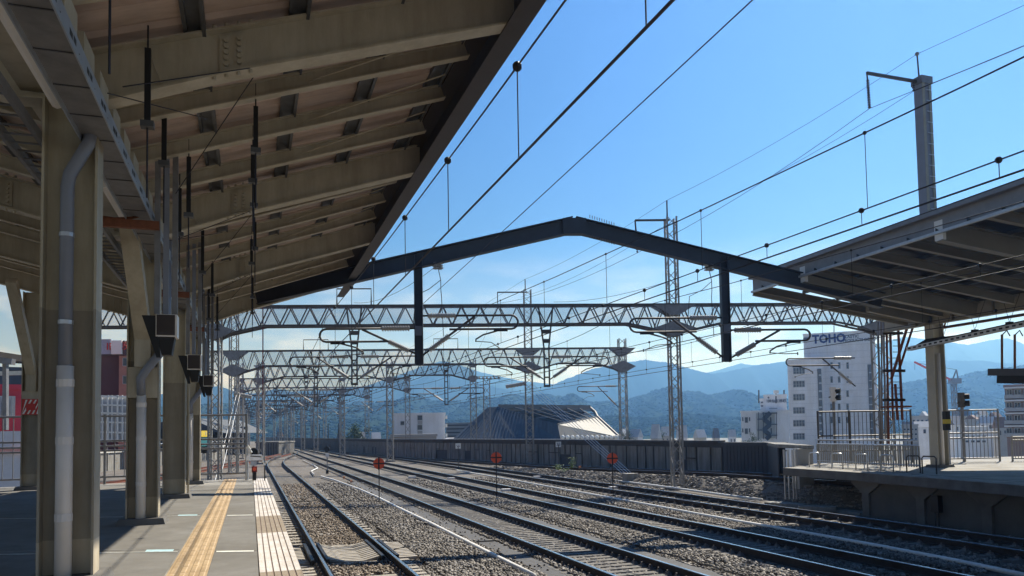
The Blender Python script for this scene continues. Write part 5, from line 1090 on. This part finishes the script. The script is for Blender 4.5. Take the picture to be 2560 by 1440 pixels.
# pale slab building, low roof, apartments
D = 140
wbd = bld('slab_building', 'pale lavender slab building with one column of dark windows', 985, 1112, 1037, D, 12, bwhite)
for y in (1045, 1069): win(wbd, 1043.5, 1056, y - 7, y + 6, D)
for y in (1057, 1082): strip(wbd, 1044, 1056, y - 5, y + 6, D, bgrey, 'spandrel', .06)
win(wbd, 1001, 1011, 1053, 1063, D); win(wbd, 980.5, 985, 1052, 1068, D); win(wbd, 980.5, 985, 1073, 1088, D)
for x, y, r in ((1026, 1033, .5), (1050, 1033, .9), (1061, 1031, .7)): MB().obox(at_d(x, y, D + 2), RT, FW, r * 1.6, r, at_d(x, 1038, D)[2], at_d(x, y, D)[2]).build('roof_unit', signw, wbd)
for y in (1043, 1064, 1088): MB().obox(Vector(at_d(1114.5, y, D)), RT, FW, .45, .6, at_d(1114, y + 4, D)[2], at_d(1114, y - 4, D)[2]).build('air_unit', signw, wbd)
bld('low_warehouse', 'low beige flat roofed warehouse in front of the slab building', 978, 1091, 1091.5, 110, 14, bgrey)
D = 190
apt = bld('apartment_block', 'brownish grey apartment block left of the arena roof', 1115, 1182, 1060, D, 12, bgrey)
for y in (1063, 1072, 1081, 1090): strip(apt, 1117, 1180, y - 1.5, y + 1.5, D, mat('balcony_shadow', (.10, .095, .09)), 'balcony_band', .2)  # dark bands, the shade of each balcony put into the colour
D = 118
ap2 = bld('apartment_block', 'reddish brown apartment block with balconies beside the hanging signs', 2511, 2600, 966, D, 14, mat('brown_tile_wall', (.27, .20, .19), .7, 0, .1, .6))
for k, y in enumerate((982, 1014, 1046, 1078)):
    win(ap2, 2516, 2530, y - 8, y + 5, D, mull=1); win(ap2, 2536, 2552, y - 8, y + 5, D, mull=1); win(ap2, 2560, 2574, y - 8, y + 5, D, mull=1)
    strip(ap2, 2511, 2600, y + 5, y + 14, D, mat('balcony_white', (.42, .42, .44)), 'balcony_band', 1.0); strip(ap2, 2511, 2600, y - 15, y - 11, D, bwhite, 'slab_edge', 1.2)
hl = 0
HOUSES = [(1590, 1093, 26, 150), (1665, 1090, 20, 170), (1705, 1094, 22, 160), (1750, 1094, 24, 150), (1560, 1090, 14, 220), (1640, 1096, 20, 140), (2300, 1068, 34, 210), (2340, 1056, 30, 250), (2385, 1062, 40, 220), (2430, 1048, 30, 280), (2470, 1058, 34, 240), (2410, 1040, 22, 330), (2455, 1036, 20, 350), (2488, 1042, 22, 330), (2310, 1044, 24, 320), (2360, 1040, 20, 340), (2270, 1074, 24, 200), (2500, 1070, 24, 180), (940, 1096, 20, 200), (905, 1097, 14, 230), (850, 1098, 14, 260), (700, 1090, 12, 300), (1830, 1092, 16, 220), (1790, 1095, 14, 200)]
wallc = [bwhite2, bgrey, bwhite, mat('cream_wall', (.50, .47, .40), .8, 0, .08)]
rfc = [roofb, mat('tile_roof_brown', (.20, .13, .10), .7, 0, .2, 1), mat('tile_roof_grey', (.50, .51, .54), .6, 0, .1, 1), roofb]
HL = ['before the wooded hill left of the lattice mast', 'between arena and factory', 'among the far rooftops behind the railing']
for k, (x, y, w_, D) in enumerate(HOUSES):
    c = Vector(at_d(x, y, D)); W_ = w_ * D / F; hgt = 1.6 + (k % 3) * .5
    desc = 'small %s house with %s roof %s' % (('white', 'grey', 'pale', 'cream')[k % 4], ('slate', 'brown tiled', 'pale grey', 'dark')[k % 4] if k > 5 else 'pale grey', 'above the panel wall between arena and factory' if 1500 < x < 1850 else ('among the rooftops behind the far platform railing' if x > 2000 else 'above the far end of the panel wall'))
    rf_ = rfc[k % 4] if k > 5 else rfc[2]; t = thing('house', desc, 'house', (c.x, c.y, -9), 'small houses of the town'); R2 = Matrix.Rotation(.4 * (k % 5) - .8, 3, 'Z'); ax = R2 @ RT; ay = R2 @ FW
    MB().obox(c, ax, ay, W_, W_ * .8, -9, c.z).build('wall', wallc[k % 4], t)
    e = [c + ax * i * W_ * .56 + ay * j * W_ * .46 for i, j in ((-1, -1), (1, -1), (1, 1), (-1, 1))]; r1 = c - ax * W_ * .56 + Vector((0, 0, hgt)); r2 = c + ax * W_ * .56 + Vector((0, 0, hgt))
    MB().add([*e, r1, r2], [(0, 1, 5, 4), (2, 3, 4, 5), (3, 0, 4), (1, 2, 5), (3, 2, 1, 0)]).build('roof', rf_, t)
    for s in (-.25, .25):
        q = c - ay * (W_ * .4 + .02) + ax * s * W_; MB().obox(q, ax, ay, W_ * .16, .08, c.z - 1.7, c.z - .6).build('window', paneg, t)
BLK = [(2300, 1042, 46, 260, 0), (2345, 1050, 38, 230, 1), (2275, 1064, 40, 190, 0), (2440, 1070, 60, 170, 2), (2395, 1030, 30, 420, 1)]
for k, (x, y, w_, D, mi) in enumerate(BLK):
    t = bld('town_block', ('grey town block behind the left end of the railing', 'darker town block behind the signal post', 'low grey town block behind the far platform column', 'low white hall behind the right railing', 'distant pale town block below the crane')[k], x - w_ / 2, x + w_ / 2, y, D, 12, [bgrey, mat('brown_tile_wall', (.3, .2, .2)), bwhite2][mi])
    for r in range(3):
        for c_ in range(4): win(t, x - w_ / 2 + 4 + c_ * w_ / 4.3, x - w_ / 2 + 4 + c_ * w_ / 4.3 + w_ / 7, y + 7 + r * 12, y + 12 + r * 12, D)
# tower crane
D = 330; cr = thing('tower_crane', 'distant tower crane with red jib beyond the far platform', 'crane', (*at_d(2385, 1010, D)[:2], -9))
P_ = lambda x, y: Vector(at_d(x, y, D)); q = MB(); lb = MB(); c = P_(2386, 1000); lattice(q, lb, c.x, c.y, -9, P_(2386, 958).z, 1.5, RT, FW, 2.5, .3, .2); mo = q.build('mast', galv, cr); lb.build('lacing', galv, mo)
MB().obox(P_(2387, 950), RT, FW, 4.2, 3, P_(2387, 959).z, P_(2387, 946).z).build('cab', pipeg, cr)
MB().bar(P_(2380, 951), P_(2286, 905), .7, .7).build('jib', redm, cr); MB().bar(P_(2382, 948), P_(2391, 924), .4, .4).build('a_frame', galv, cr); MB().bar(P_(2396, 950), P_(2391, 924), .4, .4).build('a_frame', galv, cr); MB().tube(P_(2391, 924), P_(2290, 907), .08, 4).build('tie_rope', wirem, cr); MB().tube(P_(2287, 906), P_(2287, 925), .08, 4).build('hook_rope', wirem, cr)
# tree above the wall
def tree(label, c, R, n, zb, name='tree'):
    c = Vector(c); t = thing(name, label, 'tree', (c.x, c.y, zb)); MB().tube((c.x, c.y, zb), (c.x, c.y, c.z), R * .10, 6, R * .05).build('trunk', trunkm, t); q = MB()
    cl = [Vector((random.gauss(0, .45), random.gauss(0, .45), random.gauss(0, .33))) * R for _ in range(14)]
    for k in range(n):
        p = c + random.choice(cl) + Vector((random.gauss(0, .2), random.gauss(0, .2), random.gauss(0, .16))) * R; s = R * random.uniform(.05, .1); a = Vector((random.gauss(0, 1), random.gauss(0, 1), random.gauss(0, 1))).normalized(); b_ = a.orthogonal().normalized(); d = a.cross(b_)
        q.add([p - b_ * s, p - d * s * .6, p + b_ * s, p + d * s * .6], [(0, 1, 2, 3)])
    stuff(q.build('crown', treem, t)); return t
tree('round dark tree above the wall left of the slab building', at_d(893, 1086, 190), 2.6, 1600, -9); tree('dark green tree left of the small houses behind the wall', at_d(1572, 1092, 150), 1.6, 700, -9); tree('yellowish green tree between the pale roofs behind the wall', at_d(1645, 1092, 165), 1.5, 600, -9); tree('dark tree by the stepped houses near the factory', at_d(1880, 1100, 150), 1.4, 500, -9)
# floodlight rack
fl = thing('floodlight_rack', 'row of floodlights on a tapering lattice tower left of the arena', 'floodlights', (*at_d(1217, 1000, 120)[:2], -9)); q = MB(); lb = MB(); c = Vector(at_d(1217, 1000, 120))
lattice(q, lb, c.x, c.y, -9, at_d(1217, 946, 120)[2], 1.0, RT, FW, 1.2, .12, .07); mo = q.build('mast', galv, fl); lb.build('lacing', galv, mo)
MB().bar(at_d(1185, 947, 120), at_d(1252, 947, 120), .08, .1).build('rail', galvd, fl); MB().bar(at_d(1185, 941, 120), at_d(1252, 941, 120), .06, .06).build('rail', galvd, fl)
for k in range(7): MB().ball(at_d(1189 + k * 9.5, 944, 119.8), .17, 7).build('lamp', insm, fl)
# ================================================================== LEFT SIDE, beyond the platform
D = 72
bb = bld('brown_building', 'dark brown clad building with red and white rooftop sign', 180, 301, 887, D, 14, bbrown)
b2 = bld('brick_building', 'reddish brick building stepped behind the dark brown one', 298, 345, 862, D - 1, 10, bbrick)
for x, y in ((312, 905), (327, 905), (312, 950), (327, 985)): win(b2, x - 5, x + 5, y - 10, y + 10, D - 1)
rs = thing('rooftop_sign', 'white rooftop billboard with red characters and grey side panel', 'sign', at_d(290, 890, D - 1.5))
strip(rs, 282, 308, 852, 886, D - 1.4, signw, 'panel', .3); strip(rs, 236, 281, 849, 886, D - 1.2, mat('billboard_grey', (.34, .38, .46), .6), 'panel', .3); strip(rs, 309, 318, 853, 889, D - 1.0, bbrown, 'side', .5)
text('IR あ', .95, Vector(at_d(295, 867, D - 1.4)) - FW * .18, RT, -FW, signr, rs, 'lettering', .02)
MB().bar(at_d(236, 888, D - 1.2), at_d(310, 888, D - 1.2), .3, .12).build('frame', galvd, rs)
wf = thing('scaffold_fence', 'tall white grid fence in front of the brown building', 'fence', at_d(285, 1100, 50)); D = 50
for x in (248, 256, 270, 280, 294, 306, 318, 326): MB().bar(at_d(x, 1105, D), at_d(x, 988, D), .10 if x in (270, 294, 318) else .06, .06, FW).build('upright', signw, wf)
for y in (990, 1012, 1032, 1055, 1080, 1100): MB().bar(at_d(246, y, D), at_d(328, y + 2, D), .06, .10).build('rail', signw, wf)
strip(wf, 246, 328, 990, 1105, D + .2, mat('mesh_panel', (.42, .44, .48), .7, 0, .3, 3), 'infill', .04)
rb = bld('red_shop', 'red panelled shop building left of the striped board', -40, 63, 972, 60, 10, bred, zb=-4)
strip(rb, -40, 38, 990, 1042, 59.7, mat('pale_louvre', (.55, .55, .55)), 'louvre', .1)
for k in range(11): strip(rb, -36 + k * 7, -33 + k * 7, 992, 1040, 59.5, framem, 'slat', .1)
dk = bld('dark_roof_block', 'dark flat roofed station block high on the left', -40, 72, 925, 85, 12, mat('dark_block', (.09, .10, .12), .6, 0, .2, .3))
bh = bld('billboard_wall', 'long pale grey boarding with pink base line', -40, 62, 1078, 42, .3, mat('pale_board', (.55, .58, .63), .6, 0, .05), zb=-1.5, cat='boarding', parapet=False); strip(bh, -40, 62, 1122, 1133, 41.8, mat('pink_line', (.62, .30, .27)), 'base_line', .1)
b3 = bld('billboard_wall', 'pale boarding between striped board column and near column', 114, 128, 1078, 41, .3, mat('pale_board', (.5, .5, .5)), zb=-1.5, cat='boarding', parapet=False)
cnp = thing('far_canopy', 'dark edged neighbouring platform canopy at the left edge', 'canopy', at_d(10, 900, 38)); MB().bar(at_d(-60, 880, 38), at_d(32, 893, 38), 3.0, .35).build('roof', fdark, cnp); MB().bar(at_d(-60, 893, 37), at_d(34, 905, 37), .3, .3).build('gutter', galv, cnp); MB().tube(at_d(30, 905, 38), at_d(72, 908, 38), .06, 6).build('arm', galvd, cnp); MB().bar(at_d(-60, 935, 39), at_d(70, 932, 39), .25, .2).build('beam', galvb, cnp)
MB().bar(at_d(14, 1075, 38), at_d(14, 900, 38), .2, .2, FW).build('column', galv, cnp)
railing('tall galvanised pipe railing across the platform end', (-8.3, 26.3, 0), (-.12, 25.9, 0), 0, 2.08, .27, [.22, 1.02, 1.16, 1.32], 4, galv)
sb = thing('barrier', 'low silver panel barrier at the left platform edge', 'barrier', (-8.2, 22, 0))
for k in range(5):
    y0 = 24.4 - k * 1.1; MB().box(-8.12, -8.08, y0 - 1.05, y0, .22, .86).build('panel', mat('barrier_panel', (.40, .385, .35), .5, .2, .1), sb); MB().box(-8.14, -8.06, y0 - .02, y0 + .03, 0, .95).build('post', galv, sb)
for z in (.18, .95): MB().tube((-8.1, 18.8, z), (-8.1, 24.45, z), .03, 6).build('rail', galvb, sb)
lw = thing('panel_wall', 'low concrete wall with pipe rail beyond the platform end on the left', 'wall', (-14, 55, -1.4)); a = Vector(at_z(230, 1180, -1.45)); c = Vector(at_z(560, 1145, -1.45))
MB().plate([(a.x, a.y, -1.5), (c.x, c.y, -1.5), (c.x, c.y, .1), (a.x, a.y, .1)], (.2, .1, 0)).build('wall', conc, lw); MB().bar((a.x, a.y, .16), (c.x, c.y, .16), .4, .12).build('cap', mat('pale_cap', (.55, .54, .5)), lw)
for k in range(26): p = a.lerp(c, k / 26); MB().box(p.x - .1, p.x + .1, p.y - .25, p.y - .05, -1.5, .1).build('pilaster', conc, lw)
MB().tube((a.x, a.y, .75), (c.x, c.y, .75), .04, 6).build('rail', galvb, lw)
for k in range(14): p = a.lerp(c, k / 13); MB().tube((p.x, p.y, .15), (p.x, p.y, .75), .03, 5).build('rail_post', galv, lw)
ht = thing('relay_hut', 'low concrete relay hut with ribbed sides beyond the crossover', 'hut', at_z(668, 1136, -1.45)); c = Vector(at_z(668, 1138, -1.45)); dd = (c - Vector(O)).dot(FW)
MB().obox(c + FW * 4, RT, FW, 57 * dd / F, 8, -1.5, at_d(668, 1107, dd)[2]).build('wall', concd, ht); MB().obox(c + FW * 4, RT, FW, 60 * dd / F, 8.3, at_d(668, 1107, dd)[2] - .02, at_d(668, 1104, dd)[2]).build('roof', conc, ht)
for k in range(9): p = Vector(at_d(642 + k * 6.5, 1122, dd)); MB().obox(p - FW * .06, RT, FW, .12, .12, -1.5, at_d(668, 1108, dd)[2]).build('rib', conc, ht)
mc = thing('track_machine', 'yellow and teal track machine parked behind the platform railing', 'machine', at_z(518, 1150, -1.45)); D = 62
strip(mc, 500, 528, 1077, 1092, D, yelp, 'upper_body', 2.0); strip(mc, 497, 530, 1094, 1115, D, tealp, 'lower_body', 2.2)
for x in (503, 523): MB().tube(Vector(at_d(x, 1120, D)) - FW * 1, Vector(at_d(x, 1120, D)) + FW * 1, .42, 10).build('wheel', blackm, mc)
win(mc, 508, 515, 1079, 1088, D - 1.05)
ew = bld('long_shed', 'long grey shed with low gable behind the platform end railing', 400, 620, 1068, 120, 20, mat('shed_grey', (.07, .08, .095), .7, 0, .1), zb=-1.5, parapet=False)
e = [Vector(at_d(400, 1068, 120)), Vector(at_d(620, 1082, 120)), Vector(at_d(540, 1048, 120))]; MB().plate(e, FW * 20).build('gable', mat('shed_grey', (.2, .2, .2)), ew)
# small things at the platform end
hp = thing('end_hoop', 'dark pipe hoop with white sleeve standing at the platform end', 'hoop', (.35, 24.9, 0)); MB().path([(.42, 24.9, 0), (.42, 24.9, .62), (.36, 24.9, .74), (.0, 24.9, .78)], .022, 6).build('pipe', galvd, hp); MB().tube((.42, 24.9, .48), (.33, 24.9, .78), .035, 6).build('sleeve', signw, hp)
rl = thing('red_lamp', 'red tail lamp on a short black stand by the platform end', 'lamp', (.12, 25.3, 0)); MB().box(.06, .18, 25.2, 25.4, .02, .26).build('stand', blackm, rl); MB().tube((.12, 25.2, .36), (.12, 25.4, .36), .055, 10).build('lens', redm, rl); MB().box(.04, .20, 25.25, 25.4, .26, .44).build('case', mat('dull_red', (.22, .03, .02)), rl); MB().plate([(-.12, 25.2, .62), (.34, 25.2, .62), (.34, 25.6, .80), (-.12, 25.6, .80)], (0, 0, .02)).build('hood', galv, rl)
sg = thing('notice', 'white tilted notice plate on the railing end post', 'sign', (-.1, 25.8, .9)); MB().plate([(-.14, 25.78, 1.02), (-.06, 25.74, 1.1), (.06, 25.74, .88), (-.02, 25.78, .8)], (.01, .02, 0)).build('plate', signw, sg); MB().tube((-.1, 25.8, 0), (-.1, 25.8, 1.0), .05, 8).build('post', galvb, sg)
for k, Y in enumerate((26.6, 33.8)):
    tm = thing('track_marker', ('small triangular marker between the platform track rails', 'far triangular marker between the platform track rails')[k], 'marker', (2.15, Y, -1.42)); MB().bar((1.98, Y, -1.27), (2.32, Y, -1.27), .05, .03).build('top', slp, tm)
    for s in (-1, 1): MB().bar((2.15 + s * .14, Y, -1.27), (2.15, Y, -1.42), .03, .03).build('leg', raild, tm)
for k, (x, y) in enumerate(((1127, 1194), (1265, 1222), (1343, 1190), (1535, 1216), (1030, 1190))):
    p = Vector(at_z(x, y, -1.33)); tag(MB().box(p.x - .22, p.x + .22, p.y - .14, p.y + .14, -1.46, -1.33).build('track_box', pipew), ('white box between rails left of the middle red disc', 'white box beside the pole of the middle red disc', 'white box between the rails beyond the middle red disc', 'white box at the foot of the right red disc', 'small white box near the number sign track')[k], 'box')
# ================================================================== RIGHT: rust frame, cable rack, hanging signs
D = 29.0; rf = thing('rust_frame', 'rust red braced steel frame with ladder beside the right gantry mast', 'steel frame', at_d(2235, 1120, D)); P_ = lambda x, y, e=0: Vector(at_d(x, y, D + e))
for a, c, w_ in (((2222, 1110), (2216, 800), .06), ((2256, 1050), (2244, 790), .07), ((2244, 1050), (2238, 960), .07), ((2232, 1050), (2226, 800), .05)): MB().bar(P_(*a), P_(*c), w_, w_, FW).build('upright', rust, rf)
MB().bar(P_(2228, 948, -.3), P_(2270, 812, -.3), .08, .08).build('brace', rust, rf); MB().bar(P_(2246, 930, .2), P_(2284, 812, .2), .065, .065).build('brace', rust, rf)
for y, x1 in ((833, 2256), (927, 2262), (1000, 2262)): MB().bar(P_(2208, y), P_(x1, y), .10, .10).build('cross_beam', raild, rf)
for k in range(12): MB().tube(P_(2232, 850 + k * 15), P_(2252, 850 + k * 15), .015, 5).build('rung', galvd, rf)
for x in (2196, 2203, 2210): MB().tube(P_(x + 3, 1100, .4), P_(x, 805, .4), .03, 6).build('conduit', galv, rf)
MB().obox(P_(2240, 1017), RT, FW, .95, .5, P_(2240, 1019).z, P_(2240, 1015).z).build('platform', rust, rf)
ck = thing('cable_rack', 'perforated galvanised cable rack hung under the far canopy on wires', 'cable rack', at_x(2400, 850, 22.45)); a = Vector(at_x(2272, 876, 22.45)); c = Vector(at_x(2600, 806, 22.45))
MB().bar(a, c, .22, .02).build('tray_floor', galv, ck)
for s in (-.11, .11): MB().bar(a + Vector((s, 0, .05)), c + Vector((s, 0, .05)), .012, .13).build('tray_side', galvb, ck)
n = 22
for k in range(n):
    p = a.lerp(c, (k + .5) / n); MB().bar(p + Vector((-.117, .03, .05)), p + Vector((-.117, -.09, .05)), .004, .06).build('slot', blackm, ck)
for t_ in (.3, .55, .8):
    p = a.lerp(c, t_); MB().box(p.x - .08, p.x + .08, p.y - .08, p.y + .08, p.z + .08, p.z + .22).build('clamp', blackm, ck)
    for o in (-.5, .25): MB().tube(p + Vector((0, 0, .2)), p + Vector((0, o, 1.3)), .008, 4).build('hanger_wire', wirem, ck)
for j, o in enumerate((.4, .46, .52)): MB().path([a + Vector((.02, -.2, .1)), a.lerp(c, .15) + Vector((.05, 0, .16 + .05 * j)), a.lerp(c, .4) + Vector((.05, 0, .10 + .03 * j)), c + Vector((.05, 0, .12 + .02 * j))], .025, 6).build('cable', raild, ck)
pi = thing('hanging_pipe', 'thick red brown pipe slung beneath the far canopy', 'pipe', at_x(2360, 818, 23.3)); MB().tube(at_x(2352, 820, 23.3), at_x(2600, 780, 23.3), .05, 8).build('pipe', brk, pi); MB().tube(at_x(2360, 818, 23.3), Vector(at_x(2372, 780, 23.3)), .03, 6).build('bracket', brk, pi); MB().tube(at_x(2470, 775, 23.5), at_x(2600, 752, 23.5), .05, 8).build('pipe', galvd, pi)
hs = thing('hanging_sign', 'dark hanging platform sign box on two rust red rods', 'sign', at_x(2530, 950, 22.45)); D2 = 22.6
for px in (2505, 2537): MB().tube(at_x(px, 836, 22.45), at_x(px, 925, 22.45), .035, 8).build('rod', brk, hs); MB().path([Vector(at_x(px + 2, 836, 22.45)), Vector(at_x(px + 12, 826, 22.45)), Vector(at_x(px + 20, 840, 22.45))], .018, 6).build('cable_loop', blackm, hs)
p = Vector(at_x(2484, 940, 22.45)); q = Vector(at_x(2640, 940, 22.45)); MB().bar(p + Vector((0, 0, .12)), q + Vector((0, 0, .12)), .5, .22).build('box', mat('sign_case', (.10, .10, .11), .5, 0, .1), hs); MB().bar(p + Vector((0, -.25, -.12)), q + Vector((0, 0, -.12)), .38, .26).build('lamp_hood', blackm, hs)
yb = Vector(at_d(2366, 1052, 25.6)); hb = thing('help_box', 'yellow and black intercom box on the far platform column', 'box', yb); MB().obox(yb, RT, FW, .16, .2, yb.z - .32, yb.z + .32).build('case', blackm, hb); MB().obox(yb - FW * .02, RT, FW, .17, .2, yb.z - .1, yb.z + .05).build('band', yelp, hb)
# ================================================================== HAZE
hz = bpy.data.materials.new('haze'); hz.use_nodes = True; n = hz.node_tree.nodes; n.remove(n['Principled BSDF']); v = n.new('ShaderNodeVolumePrincipled')
v.inputs['Color'].default_value = (.17, .42, 1.0, 1); v.inputs['Absorption Color'].default_value = (1, 1, 1, 1); v.inputs['Density'].default_value = 3.8e-4; v.inputs['Anisotropy'].default_value = .5; hz.node_tree.links.new(v.outputs[0], n['Material Output'].inputs['Volume'])
stuff(MB().box(-9400, 9400, -700, 14200, -10.6, 530).build('haze', hz))
